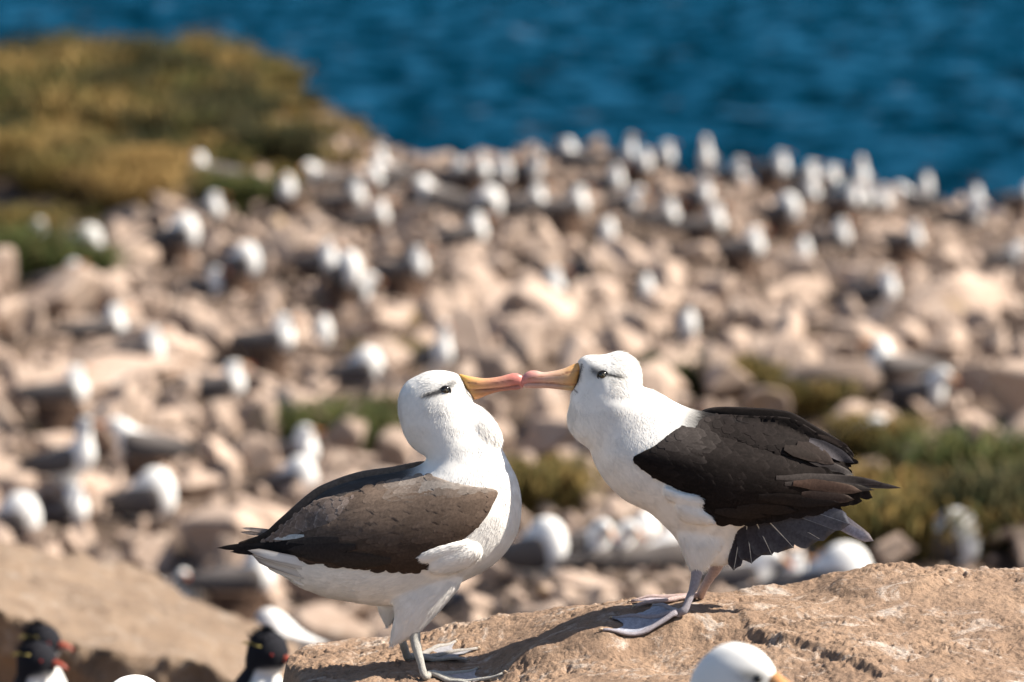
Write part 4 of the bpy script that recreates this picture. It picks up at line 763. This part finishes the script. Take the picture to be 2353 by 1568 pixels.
# (u, v of head top, pose, yaw deg: 0 = faces right, 180 = left, -90 = towards camera, nest?, label)
BIRDS = [
 (58, 500, 'sit', -20, 0, 'albatross with only its white head showing above the tussac at the left edge'),
 (182, 522, 'preen', 10, 0, 'albatross in shade with head tucked, low in the tussac near the left edge'),
 (140, 590, 'sit', -20, 1, 'albatross sitting on the pale rock at the left edge with dark green tussac behind'),
 (405, 495, 'sit', -25, 1, 'albatross on a dark mud nest, lower of the overlapping pair below the tussac hill'),
 (462, 440, 'sit', -30, 0, 'albatross behind another on a mud nest, upper of the overlapping pair below the tussac hill'),
 (470, 605, 'sit', -45, 0, 'albatross with grey back turned, between the left tussac and a yellow lichened stone'),
 (487, 352, 'sit', 205, 0, 'albatross sitting alone on the green foot of the tussac hill, head at its left'),
 (662, 395, 'sit', -80, 1, 'albatross facing the camera on a dark nest where the hill meets the stones'),
 (745, 368, 'sit', 215, 0, 'albatross leaning left at the right foot of the tussac hill'),
 (790, 415, 'sit', -35, 1, 'albatross with bright breast just right of the foot of the tussac hill'),
 (832, 372, 'sit', -20, 1, 'left one of two albatross heads close together below the skyline'),
 (866, 376, 'sit', -15, 0, 'right one of two albatross heads close together below the skyline'),
 (905, 335, 'stand', 200, 0, 'albatross on the skyline against the sea, first right of the tussac hill'),
 (962, 402, 'sit', -50, 0, 'small albatross just below the skyline bird nearest the tussac hill'),
 (1030, 365, 'sit', -40, 0, 'albatross with curved white neck, head against the sea, second group from the hill'),
 (1012, 410, 'bow', 170, 0, 'albatross bending its white neck in front of another at the skyline'),
 (1083, 355, 'sit', -20, 1, 'left of two small round albatross heads side by side on the skyline'),
 (1132, 358, 'sit', -20, 0, 'right of two small round albatross heads side by side on the skyline'),
 (1215, 350, 'sit', -50, 1, 'albatross standing on the pale hump of the skyline left of centre'),
 (1205, 420, 'sit', -10, 0, 'albatross nesting directly below the pale skyline hump'),
 (1298, 432, 'sit', -20, 1, 'albatross with dark blue-grey wing sitting on a brown nest below the skyline'),
 (845, 455, 'sit', -10, 1, 'albatross in half shade below the two close heads near the hill'),
 (728, 553, 'sit', -35, 1, 'albatross on a mud nest with bright crescent neck, middle distance left of centre'),
 (792, 578, 'sit', -50, 1, 'small round albatross head right beside a larger nesting bird, middle distance'),
 (800, 625, 'bow', -10, 0, 'shaded albatross bowing just below a small round white head'),
 (1062, 490, 'sit', -15, 0, 'largest albatross of the upper centre, brown wing stretched left over a stone'),
 (1430, 300, 'stand', -60, 0, 'tallest albatross on the skyline, above centre'),
 (1462, 335, 'sit', -40, 1, 'albatross pressed behind the tallest skyline bird'),
 (1330, 325, 'sit', 160, 0, 'dim albatross on the skyline left of the tallest one'),
 (1392, 372, 'sit', -35, 0, 'albatross in shade below the tallest skyline bird'),
 (1425, 428, 'bow', -35, 0, 'small bright albatross head on the diagonal stone above centre'),
 (1394, 480, 'pen', -80, 0, 'pale breasted penguin standing upright among the stones above centre'),
 (1340, 560, 'pen', 120, 0, 'dark penguin standing below the pale breasted one'),
 (1628, 310, 'stand', -90, 0, 'left of two albatrosses standing close on the skyline right of centre'),
 (1676, 312, 'sit', -35, 0, 'right of two albatrosses standing close on the skyline right of centre'),
 (1597, 405, 'sit', -50, 1, 'upper of two bright albatrosses stacked one above the other right of centre'),
 (1612, 475, 'sit', -20, 1, 'lower of two bright albatrosses stacked one above the other, on a nest'),
 (1240, 612, 'sit', -25, 0, 'albatross sitting in front of dark stones at the middle of the colony'),
 (1580, 680, 'pen', -70, 0, 'grey white penguin in a dark gap right of the kissing bills'),
 (1770, 350, 'sit', -30, 1, 'albatross on the skyline left of a tight trio, right half'),
 (1838, 342, 'sit', -20, 0, 'albatross standing in the middle of the right skyline trio'),
 (1885, 358, 'sit', -30, 0, 'albatross on the right side of the skyline trio'),
 (1838, 408, 'sit', -35, 0, 'albatross right below the skyline trio'),
 (1797, 440, 'sit', -30, 1, 'albatross with blue shaded neck on a brown nest below the skyline trio'),
 (1985, 355, 'stand', -90, 0, 'single albatross standing above a row of three low heads, right skyline'),
 (1932, 418, 'sit', -30, 1, 'left head of the low row of three under the single skyline bird'),
 (1965, 422, 'sit', -35, 0, 'middle head of the low row of three under the single skyline bird'),
 (2005, 428, 'sit', -50, 0, 'right head of the low row of three under the single skyline bird'),
 (2105, 420, 'sit', 170, 0, 'dim albatross on the sloping skyline near the right'),
 (2128, 378, 'pen', -80, 0, 'small brownish penguin standing on the sloping skyline near the right'),
 (2243, 410, 'pen', -100, 0, 'tall dark backed penguin alone against the sea near the right edge'),
 (2340, 415, 'sit', -30, 1, 'albatross on a dark nest at the right edge against the sea'),
 (2215, 460, 'bow', -40, 0, 'white headed albatross leaning right below the lone dark penguin'),
 (2110, 845, 'bow', -40, 0, 'long white albatross neck leaning right in the dark gaps at the right'),
 (318, 748, 'sit', -12, 1, 'nesting albatross left of a lichen stone, wings outstretched left, left third'),
 (612, 722, 'sit', -15, 1, 'nesting albatross with blue-black lower wing, first one left of the pair bills'),
 (132, 838, 'sit', -18, 1, 'nesting albatross at the left edge above the orange lichen stone'),
 (497, 822, 'sit', -30, 0, 'slim albatross with a dark blue shaded wing behind a ledge'),
 (1000, 735, 'stand', -70, 0, 'upright white albatross beside an orange lichened stone above the left birds bill'),
 (822, 800, 'preen', -10, 0, 'pale albatross with rounded back hunched right above the left birds back'),
 (338, 962, 'bow', 190, 1, 'albatross with its curved white neck stretched to the right on a small nest'),
 (150, 958, 'stand', -30, 1, 'big albatross below orange lichen at the left edge'),
 (135, 1098, 'sit', -45, 0, 'small albatross right below the big left edge one'),
 (18, 1140, 'sit', -30, 0, 'albatross cut by the left edge above the big ledge'),
 (665, 975, 'sit', -35, 0, 'albatross in half shade just behind the left birds nape'),
 (668, 1040, 'preen', -20, 0, 'shaded albatross tucked below another behind the left birds neck'),
 (328, 1082, 'preen', -15, 0, 'pale hunched albatross left of two dark hollows'),
 (412, 1280, 'sit', -85, 0, 'albatross facing the camera behind the top edge of the big ledge'),
 (330, 1302, 'preen', -50, 0, 'albatross whose white back peeps over the big ledge'),
 (545, 1240, 'sit', -12, 1, 'large blurred nesting albatross below the left birds wing tip'),
 (1392, 1172, 'bow', -35, 0, 'grey backed albatross with a pink bill between the pair'),
 (1345, 1260, 'bow', -50, 0, 'white albatross in front of the pink billed one'),
 (1440, 1290, 'sit', 30, 0, 'white rounded albatross back just above the slab between the pair'),
 (1528, 1340, 'preen', 10, 0, 'lowest white albatross back touching the slab line by the right birds toes'),
 (1232, 1378, 'preen', -50, 0, 'white rounded head just over the slab edge between the two birds'),
 (1690, 1310, 'bow', -10, 0, 'albatross right behind the right birds legs'),
 (1782, 1296, 'sit', -15, 0, 'albatross head under the fanned tail of the right bird'),
 (2162, 1185, 'preen', -15, 0, 'albatross between the dark tussac clumps at the lower right'),
 (2172, 1290, 'preen', -50, 0, 'white albatross back just over the slab edge at the lower right'),
 (1955, 950, 'bow', -30, 0, 'small round albatross head above the right birds wing tips'),
 (2068, 780, 'sit', 200, 1, 'dim albatross half hidden by stones at the middle right'),
 (1010, 1285, 'preen', 180, 0, 'dark shaded albatross resting low behind the left birds breast'),

 (1508, 322, 'sit', -30, 0, 'dim albatross on the skyline right of the tallest bird'),
 (1105, 432, 'sit', -20, 1, 'albatross nesting below the two round heads side by side on the skyline'),
 (1512, 452, 'sit', -25, 0, 'shaded albatross left of the two stacked bright birds'),
 (1700, 520, 'sit', -20, 1, 'albatross on a nest above the ochre stained stone pillar'),
 (1905, 500, 'sit', -15, 0, 'albatross in the stones below the low row of three heads'),
 (2075, 505, 'sit', -25, 1, 'albatross nesting below the sloping skyline at the right'),
 (2300, 560, 'sit', -20, 0, 'albatross among stones near the right edge, upper right'),
 (1480, 600, 'pen', -60, 0, 'small penguin in the dark gaps right of centre'),
 (1845, 520, 'pen', -80, 0, 'small penguin standing among the far stones at the right'),
 (2010, 620, 'sit', -30, 0, 'dim albatross among pale stones at the right, middle distance'),
 (930, 560, 'sit', -20, 1, 'albatross nesting left of the largest upper centre bird'),
 (545, 560, 'sit', -25, 1, 'albatross on a nest between the hill and the stones, left third'),
 (225, 700, 'sit', -15, 0, 'albatross behind the huge pale boulder at the left'),
 (740, 690, 'pen', -70, 0, 'penguin standing below the crescent necked nesting bird'),]
bird_uv = []
for i, (u, v, ps, yaw, nest, lab) in enumerate(BIRDS):
    ps = ps if not (ps == 'sit' and i % 5 == 3 and v > 340) else ('bow', 'preen')[i % 2]; hz = HT[ps] * (.77 if ps == 'sit' else .88) + (.15 if nest else -.03); p = find_spot(u, v, hz, 24 if v < 1080 else 34 if u < 1000 else 33)
    D = p[1] - CAM[1]; o = place_like(PR[ps], ps); sc_ = (.88 if ps in ('sit', 'bow', 'preen') else .84) * (.86 if v > 1150 else 1.0) + .05 * math.sin(i * 2.3)
    o.location = p + [0, 0, (.15 if nest else -.03)]; o.rotation_euler = (0, 0, R(yaw + 14 * math.sin(i * 5.1))); o.scale = (sc_ * 1.08, sc_ * 1.12, sc_ * .86) if ps == 'sit' else (sc_,) * 3
    bird_uv.append((p[0], p[1]))
    if ps == 'pen': tag(o, lab, 'penguin', 'penguins standing in the colony')
    else: tag(o, lab, 'albatross', 'albatrosses of the blurred colony')
    if nest:
        nn = obj('mud_nest', NM[i % 3]); nn.location = p; nn.rotation_euler = (0, 0, i); tag(nn, 'mud nest under the ' + lab, 'nest', 'mud nests of the colony')
        nn['label'] = ' '.join(nn['label'].split()[:16])
bird_xy = np.array(bird_uv)
#@@MORE
# near figures: penguins at the lower left, head at the bottom right, white crown at the bottom
def put(proto, u, v, D, h, yaw, lab, cat, grp, nm, sc_=1.0, tilt=0.0):
    p = W(u, v, D + CAM[1]); o = proto; o.location = (p[0], p[1], p[2] - h * sc_); o.rotation_euler = (0, R(tilt), R(yaw)); o.scale = (sc_,) * 3; tag(o, lab, cat, grp); return o
G2 = 'crested penguins at the lower left'
put(peng_hi, 72, 1462, 18.6, .56, -28, 'black and white penguin with red bill and yellow brow in the lower left corner', 'penguin', G2, 0, 1.0)
put(copy_tree(peng_hi), 84, 1424, 19.6, .56, -20, 'dark headed penguin directly behind the one in the lower left corner', 'penguin', G2, 0, 1.0)
lean = put(copy_tree(peng_hi), 552, 1426, 17.6, .56, -32, 'leaning penguin with red bill and outstretched flipper left of the slab end', 'penguin', G2, 0, 1.0, 10)
fl = min((c for c in lean.children if c.name.startswith('flipper')), key=lambda c: c.data.vertices[0].co.y)
fl.matrix_basis = Matrix.Translation((0, -.10, .34)) @ Matrix.Rotation(R(-52), 4, 'X') @ Matrix.Translation((0, .10, -.34))
near = pose('near', [(-.44, .30), (-.3, .39), (-.1, .46), (.05, .50), (.13, .57), (.13, .655), (.145, .70), (.175, .735), (.215, .748), (.255, .742), (.285, .722), (.298, .69), (.285, .655), (.265, .62), (.27, .53), (.295, .43), (.26, .32), (.15, .22), (.06, .13), (.0, .11), (-.06, .16), (-.25, .22), (-.42, .27)], kB, [(.15, .46), (.18, .36), (.11, .27), (-.1, .23), (-.32, .23), (-.52, .25), (-.32, .38), (-.12, .45), (.03, .48)],
    [(.285, .70), (.325, .688), (.365, .675), (.39, .668), (.405, .655)], (.268, .700), (-.38, .29, -.55, .27), legs=(.03, .12), hi=True)
def place_near(o, u, v, D, yaw, tilt, lab):
    p = W(u, v, D + CAM[1]); Rm = Matrix.Rotation(R(yaw), 4, 'Z') @ Matrix.Rotation(R(tilt), 4, 'Y'); c = Rm @ Vector((.215, 0, .748)); o.rotation_euler = Rm.to_euler(); o.location = Vector(p) - c; tag(o, lab, 'albatross', 'albatrosses just below the slab')
    return o
place_near(near, 1712, 1479, 10.7, -24, 16, 'large soft white head with dark eye stripe rising before the slab at the bottom edge')
place_near(copy_tree(near), 312, 1549, 12.9, -150, 0, 'albatross of which only the white crown shows at the bottom edge left')
big = copy_tree(bow); p = W(715, 1376, 24.5 + CAM[1]); big.location = (p[0], p[1], p[2] - .44); big.rotation_euler = (0, 0, R(142))
tag(big, 'large blurred grey and white albatross lying behind the left bird, under its tail', 'albatross', 'albatrosses of the blurred colony')
big = copy_tree(preen); p = find_spot(1900, 1236, .46, 28, 40); big.location = p; big.rotation_euler = (0, 0, R(-25)); big.scale = (.95,) * 3
tag(big, 'large blurred preening albatross with bluish shade, just above the slab beneath the tail', 'albatross', 'albatrosses of the blurred colony')
pg = copy_tree(peng_lo); pp = W(1332, 1560, -1.7); pg.location = (pp[0], pp[1], pp[2] - .55); pg.rotation_euler = (0, 0, R(80)); tag(pg, 'penguin of which only the black crown shows at the bottom edge right of centre', 'penguin', 'penguins standing in the colony')
# ------------------------------------------------------------------ big pale ledge at the lower left
tl = [(-140, 1226), (0, 1240), (150, 1268), (300, 1312), (400, 1350), (480, 1385), (560, 1412), (640, 1448), (690, 1478)]
bl = [(-140, 1330), (0, 1392), (70, 1420), (150, 1462), (240, 1490), (330, 1505), (430, 1530), (540, 1580), (640, 1640)]
mb = MB(); V = []; ncol = 120; TT = catmull([tuple(W(u, v, 24.5 + CAM[1])) for u, v in tl], .02, False); BT = catmull([tuple(W(u, v, 20.3 + CAM[1])) for u, v in bl], .02, False)
def samp(P, t): k = t * (len(P) - 1); i = min(int(k), len(P) - 2); return P[i] * (1 - k + i) + P[i + 1] * (k - i)
rows = []
for j in range(-14, 61):
    for i in range(ncol + 1):
        t = i / ncol; a = samp(TT, t); b_ = samp(BT, t)
        if j < 0: p = a + np.array([0, -j * .02, j * .08 - .02])
        elif j <= 30: s_ = j / 30; p = a * (1 - s_) + b_ * s_
        else: k = (j - 30) / 30; p = b_ + np.array([.02 * k, .10 * math.sin(k * 3) * -0.3 + .35 * k, -1.5 * k])
        V.append(p)
V = np.array(V); d = fbm(V[:, 0] * 1.6 + V[:, 2] * .6, V[:, 1] * 1.6, V[:, 2] * 2.0, 5, 77); V[:, 2] += .045 * d; V[:, 1] += .09 * fbm(V[:, 0] * 3, V[:, 1], V[:, 2] * 5, 4, 78)
V[:, 2] += .018 * fbm(V[:, 0] * 9, V[:, 1] * 5, V[:, 2] * 9, 3, 79)
nr = 75; mb.add(V, [(j * (ncol + 1) + i, (j + 1) * (ncol + 1) + i, (j + 1) * (ncol + 1) + i + 1, j * (ncol + 1) + i + 1) for j in range(nr - 1) for i in range(ncol)])
tag(obj('rock_ledge', mb.mesh('rock_ledge', [M['ledge']])), 'long pale tilted rock ledge with a shaded front face at the lower left', 'rock')
# ------------------------------------------------------------------ boulders
def boulder_mesh(seed, el):
    r_ = random.Random(seed); bm = bmesh.new(); n = 11
    for _ in range(n):
        q = Vector((r_.gauss(0, 1), r_.gauss(0, 1), r_.gauss(0, 1))).normalized() * r_.uniform(.8, 1.05); bm.verts.new((q.x * el[0], q.y * el[1], q.z * el[2]))
    bmesh.ops.convex_hull(bm, input=bm.verts); bmesh.ops.delete(bm, geom=[v for v in bm.verts if not v.link_faces], context='VERTS')
    bmesh.ops.bevel(bm, geom=list(bm.edges), offset=.035, segments=1, affect='EDGES', profile=.6)
    bmesh.ops.triangulate(bm, faces=bm.faces); bmesh.ops.subdivide_edges(bm, edges=bm.edges, cuts=2, use_grid_fill=True)
    for v in bm.verts:
        L0 = math.sqrt(sum((v.co[k] / el[k]) ** 2 for k in range(3)))
        if L0 > 1.1: v.co *= 1.1 / L0
    P = np.array([v.co[:] for v in bm.verts]); dd = .05 * fbm(P[:, 0] * 2.2, P[:, 1] * 2.2, P[:, 2] * 2.2, 4, seed)
    for v, k in zip(bm.verts, dd): v.co *= 1 + k
    me = bpy.data.meshes.new('boulder'); bm.to_mesh(me); bm.free(); me.materials.append(M['boulder']); me.polygons.foreach_set('use_smooth', [False] * len(me.polygons)); return me
shapes = [(.62, .5, .38), (.8, .45, .30), (.5, .45, .5), (.9, .5, .22), (.45, .4, .62), (.7, .6, .45)]
BM = [boulder_mesh(100 + i, shapes[i % 6]) for i in range(14)]
names = ['blocky', 'long', 'rounded', 'flat', 'upright', 'broad']
r_ = random.Random(21); cand = []
for k in range(9000):
    u = r_.uniform(-120, 2480); v = r_.uniform(340, 1500)
    p = hit(u, v, terr, 18, 88)
    if p is None: continue
    D = p[1] - CAM[1]
    if p[1] > edgeY(p[0]) - .3: continue
    hl = hillmask(p[0], D)
    if hl > .25: continue
    if u < 520 + (500 - v) * .9 and v < 500: continue
    if u < 260 and v < 670: continue
    s_ = r_.choice([.18, .24, .30, .40, .55]) * (.8 + .5 * r_.random()) * (.75 if D > 55 else 1.0)
    if D < 24: s_ = min(s_, .25)
    if D > 71: s_ = min(s_, .30)
    if D < 46 and u > 1050: s_ = min(s_, .24)
    cand.append((s_, p, u, v, D))
cand.sort(key=lambda c: -c[0]); keep = []; A = np.zeros((0, 3))
for c in cand:
    s_, p, u, v, D = c; rad = s_ * .62
    if len(A) and np.min(np.hypot(A[:, 0] - p[0], (A[:, 1] - p[1]) * .8) - A[:, 2] * .75) < rad * .75: continue
    db = np.hypot(bird_xy[:, 0] - p[0], bird_xy[:, 1] - p[1]); inf_ = (p[1] < bird_xy[:, 1])
    if np.any(db < .16 + rad * .8) or np.any((np.abs(bird_xy[:, 0] - p[0]) < rad + .12) & (bird_xy[:, 1] - p[1] > 0) & (bird_xy[:, 1] - p[1] < s_ * 4.5)): s_ *= .38; rad = s_ * .6
    A = np.concatenate([A, [(p[0], p[1], rad)]]); keep.append((s_ / D, s_, p, u, v, D))
keep.sort(key=lambda c: -c[0])
small = MB(); named = []
COLW = [('leftmost', 330), ('left', 700), ('left of centre', 1050), ('central', 1350), ('right of centre', 1700), ('right', 2050), ('rightmost', 9999)]
for i, (_, s_, p, u, v, D) in enumerate(keep):
    q = Matrix.Translation(Vector(p) + Vector((0, 0, s_ * r_.uniform(.05, .40)))) @ Matrix.Rotation(r_.uniform(0, 6.28), 4, 'Z') @ Matrix.Rotation(r_.gauss(0, .6), 4, 'X') @ Matrix.Rotation(r_.gauss(0, .6), 4, 'Y')
    kk = r_.randrange(14); sc_ = Vector((s_ * r_.uniform(.85, 1.2),) * 3)
    if i < 290:
        o = obj('boulder', BM[kk]); o.matrix_world = q @ Matrix.Diagonal((*sc_, 1))
        cw = next(n for n, m_ in COLW if u < m_); row = 'on the skyline' if v < 480 else 'in the far rows' if v < 640 else 'in the middle rows' if v < 860 else 'in the nearer rows' if v < 1100 else 'close behind the slab'
        size_ = 'big' if s_ > .5 else 'mid-sized' if s_ > .3 else 'small'; named.append((size_ + ' ' + names[kk % 6], cw, row, u, o))
    else:
        me = BM[kk]; vv = np.zeros(len(me.vertices) * 3); me.vertices.foreach_get('co', vv); vv = vv.reshape(-1, 3)
        if kk not in used:
            used[kk] = None
        Mx = np.array(q @ Matrix.Diagonal((*sc_, 1))); small.add(vv @ Mx[:3, :3].T + Mx[:3, 3], [tuple(f.vertices) for f in me.polygons])
lowm = []
for k in range(6):
    r2 = random.Random(300 + k); bm = bmesh.new()
    for _ in range(12):
        q = Vector((r2.gauss(0, 1), r2.gauss(0, 1), r2.gauss(0, 1))).normalized() * r2.uniform(.8, 1.05); bm.verts.new((q.x * .7, q.y * .5, q.z * .42))
    bmesh.ops.convex_hull(bm, input=bm.verts); bmesh.ops.delete(bm, geom=[v for v in bm.verts if not v.link_faces], context='VERTS'); bm.verts.index_update()
    lowm.append((np.array([v.co[:] for v in bm.verts]), [tuple(v.index for v in f.verts) for f in bm.faces])); bm.free()
for k in range(4200):      # the slope goes on beside the view
    x = r_.uniform(-17, 17); y = r_.uniform(4, 68); D = y - CAM[1]
    if abs(x) < .094 * D or y > edgeY(x) - .5 or float(hillmask(x, D)) > .3: continue
    s_ = r_.choice([.25, .35, .5, .7]); V_, F_2 = lowm[k % 6]; z = float(terr(x, y)) + s_ * .15
    q = np.array((Matrix.Translation((x, y, z)) @ Matrix.Rotation(r_.uniform(0, 6.3), 4, 'Z') @ Matrix.Rotation(r_.gauss(0, .5), 4, 'X')).to_4x4()); small.add((V_ * s_) @ q[:3, :3].T + q[:3, 3], F_2)
if small.n: tag(obj('small_rocks', small.mesh('small_rocks', [M['boulder']], False)), 'loose small stones between the boulders of the colony', 'rocks', kind='stuff')
grp = {}
for a_, cw, row, u, o in named: grp.setdefault((a_, cw, row), []).append((u, o))
ORD = ['leftmost', 'second from left', 'third from left', 'fourth from left', 'fifth from left', 'sixth from left', 'seventh from left', 'eighth from left', 'ninth from left']
for (a_, cw, row), L_ in grp.items():
    L_.sort(key=lambda t: t[0])
    for k, (u, o) in enumerate(L_):
        tag(o, (f"{a_} tan boulder {cw} {row}" if len(L_) == 1 else f"{ORD[k] if k < 9 else str(k + 1) + 'th from left'} {a_} tan boulder, {cw} part {row}"), 'boulder', 'boulders of the colony slope')
print('boulders', len(keep))
# named stones that stand out
for u, v, s_, D_, rz, kk, lab, mk in (
  (945, 745, .30, 0, .3, 2, 'stone with a bright orange lichen cap left of the upright white albatross', 1), (1712, 600, .42, 0, 1.2, 4, 'tall ochre stained pillar of stone right of centre', 1), (452, 750, .32, 0, .8, 4, 'yellow lichened upright stone in the left third', 1),
  (105, 990, .30, 0, .2, 2, 'stone with orange lichen at the left edge', 1), (1250, 740, .85, 0, 2.2, 0, 'largest smooth pale boulder above the touching bills', 0), (1190, 800, .7, 0, .2, 5, 'pale rounded boulder left of the largest one above the bills', 0), (2200, 740, 1.1, 0, .9, 5, 'huge tan boulder near the right edge of the colony', 0),
  (1640, 850, .6, 0, .1, 3, 'sunlit flat cream stone above the right birds shoulder', 0), (130, 720, 1.0, 0, .1, 0, 'huge pale boulder below the sitting bird at the left edge', 0), (250, 900, 1.1, 0, .5, 3, 'very broad brown slab of rock in the left third', 0), (170, 1190, .75, 0, .9, 5, 'rounded brown boulder right above the big ledge', 0), (600, 1080, .5, 0, 2.0, 4, 'leaning pale stone behind the left birds back', 0)):
    p = hit(u, v, terr, 18, 88); o = obj('boulder', BM[kk]); o.location = p + [0, 0, s_ * .1]; o.rotation_euler = (.2, -.25, rz); o.scale = (s_,) * 3
    if mk:
        me = BM[kk].copy(); me.materials.clear(); me.materials.append(M['lichen']); o.data = me
    tag(o, lab, 'boulder')
# ------------------------------------------------------------------ tussac grass
def blades(mb, c, n, h, spread, cols, r_, wd=.007, lean=.5):
    P0 = []; 
    for _ in range(n):
        a = r_.uniform(0, 6.283); rr = spread * math.sqrt(r_.random()) * .55; x = c[0] + rr * math.cos(a); y = c[1] + rr * math.sin(a); z = c[2] - .03
        hh = h * r_.uniform(.55, 1.1); out = (rr / spread + r_.uniform(.1, .5)) * lean * hh; dx = math.cos(a + r_.gauss(0, .5)) * out; dy = math.sin(a + r_.gauss(0, .5)) * out
        ww = wd * r_.uniform(.7, 1.4); ca = math.cos(a + 1.57) * ww; sa = math.sin(a + 1.57) * ww; dr = r_.uniform(.15, .75) * out
        col = np.array(r_.choice(cols)) * r_.uniform(.7, 1.3)
        V = [(x - ca, y - sa, z), (x + ca, y + sa, z), (x + dx * .35 + ca, y + dy * .35 + sa, z + hh * .6), (x + dx * .35 - ca, y + dy * .35 - sa, z + hh * .6), (x + dx * .9 + dx * .1, y + dy, z + hh * .95 - dr * .3), (x + dx * 1.35, y + dy * 1.35, z + hh * .85 - dr)]
        V[4] = (V[4][0] + ca * .7, V[4][1] + sa * .7, V[4][2]); V.insert(5, (V[4][0] - ca * 1.4, V[4][1] - sa * 1.4, V[4][2]))
        P0.append((V, col))
    V = np.concatenate([np.array(v) for v, _ in P0]); C = np.repeat(np.array([c_ for _, c_ in P0]), 7, 0); F2 = []
    for i in range(len(P0)):
        k = i * 7; F2 += [(k, k + 1, k + 2, k + 3), (k + 3, k + 2, k + 4, k + 5), (k + 5, k + 4, k + 6)]
    mb.add(V, F2, C)
OLV = [(.14, .095, .028), (.085, .072, .020), (.17, .115, .038), (.05, .05, .016)]; GRN = [(.035, .052, .014), (.05, .062, .018), (.08, .075, .024)]; STR = [(.30, .19, .07), (.23, .15, .055), (.18, .12, .04)]; DRK = [(.02, .026, .010), (.035, .034, .013), (.06, .05, .02)]
r_ = random.Random(5); hill = MB(); cl = []
for k in range(1800):
    x = r_.uniform(-8.8, -.6); y = r_.uniform(50, 88); D = y - CAM[1]; hl = float(hillmask(x, D))
    if r_.random() > hl * 1.15: continue
    if y > edgeY(x) + 1: continue
    if cl and min((x - a) ** 2 + ((y - b) * .8) ** 2 for a, b in cl) < .26 ** 2: continue
    cl.append((x, y)); z = float(terr(x, y)); q = float(noise(x * 1.0, y * .16, 0, 55)) + .35 * r_.gauss(0, 1)
    blades(hill, (x, y, z), 110, (.3 + .7 * hl) * r_.uniform(.3, .8), r_.uniform(.3, .6), OLV + STR if q > .25 else OLV if q > 0 else (OLV[:2] + GRN if q > -.3 else DRK), r_, .012, .5)
tag(obj('tussac_grass', hill.mesh('tussac_grass', [M['grass']])), 'olive and gold tussac grass covering the hill at the upper left', 'grass', kind='stuff')
print('clumps', len(cl))
TUS = [(30, 400, .8, 1.3, STR + OLV, 'golden tussac clump at the left edge at the foot of the hill'), (150, 440, .7, 1.2, OLV, 'olive tussac clump above the shaded bird near the left edge'), (300, 500, .95, .8, STR, 'straw coloured hanging tussac tuft at the right end of the lower hill'), (330, 440, .8, .6, STR, 'golden tussac tuft above the nesting pair'), (40, 640, .8, 1.2, GRN, 'green tussac clump at the left edge behind the sitting bird'), (190, 640, .5, .6, GRN, 'low green tussac clump right of the left edge sitting bird'), (560, 480, .6, .8, GRN, 'green tussac clump below the hill, right of the mud nest pair'), (640, 380, .8, .9, DRK, 'dark tussac clump at the right shoulder of the hill'),
 (900, 1010, .5, .7, DRK, 'dark green tussac clump right behind the left birds nape'), (760, 1040, .6, .8, GRN, 'bright green small tussac clump left of the left birds head'), (900, 850, .4, .5, OLV, 'olive grass tuft above the left birds crown'), (1245, 1180, .55, .5, OLV, 'olive tussac clump between the two birds breasts'), (1500, 1300, .35, .5, OLV, 'low olive tuft behind the right birds feet'),
 (1600, 900, .45, .7, GRN, 'green tussac behind the right birds nape'), (1740, 905, .45, .6, OLV, 'olive tussac clump above the right birds back, nearer its neck'), (1880, 940, .45, .6, OLV, 'olive tussac clump above the right birds wing, nearer its tip'), (2010, 1050, .5, .5, OLV, 'olive tussac clump behind the right birds wing tip'), (2080, 1180, .5, .6, OLV + STR, 'dry straw olive tussac clump right of the right birds tail'), (2245, 1170, .75, .6, GRN, 'big bright green tussac clump at the lower right'), (2345, 1240, .6, .7, DRK, 'dark tussac clump at the right edge above the slab'), (2130, 1270, .5, .8, OLV, 'olive tussac clump just above the slab at the lower right'), (1990, 1270, .5, .6, OLV, 'olive tuft above the hump of the slab'), (40, 560, .6, .9, OLV, 'olive tussac clump around the lone head at the left edge')]
for u, v, h, sp_, cs, lab in TUS:
    p = hit(u, v, terr, 16, 88)
    if p is None: continue
    t = MB(); blades(t, (0, 0, 0), 700, h * .8, sp_ * .9, cs, r_, .010, .75); o = obj('tussac_clump', t.mesh('tussac_clump', [M['grass']])); o.location = p; o.scale = (1.0,) * 3; tag(o, lab, 'grass clump', 'tussac clumps')
# protos never used stay out of view
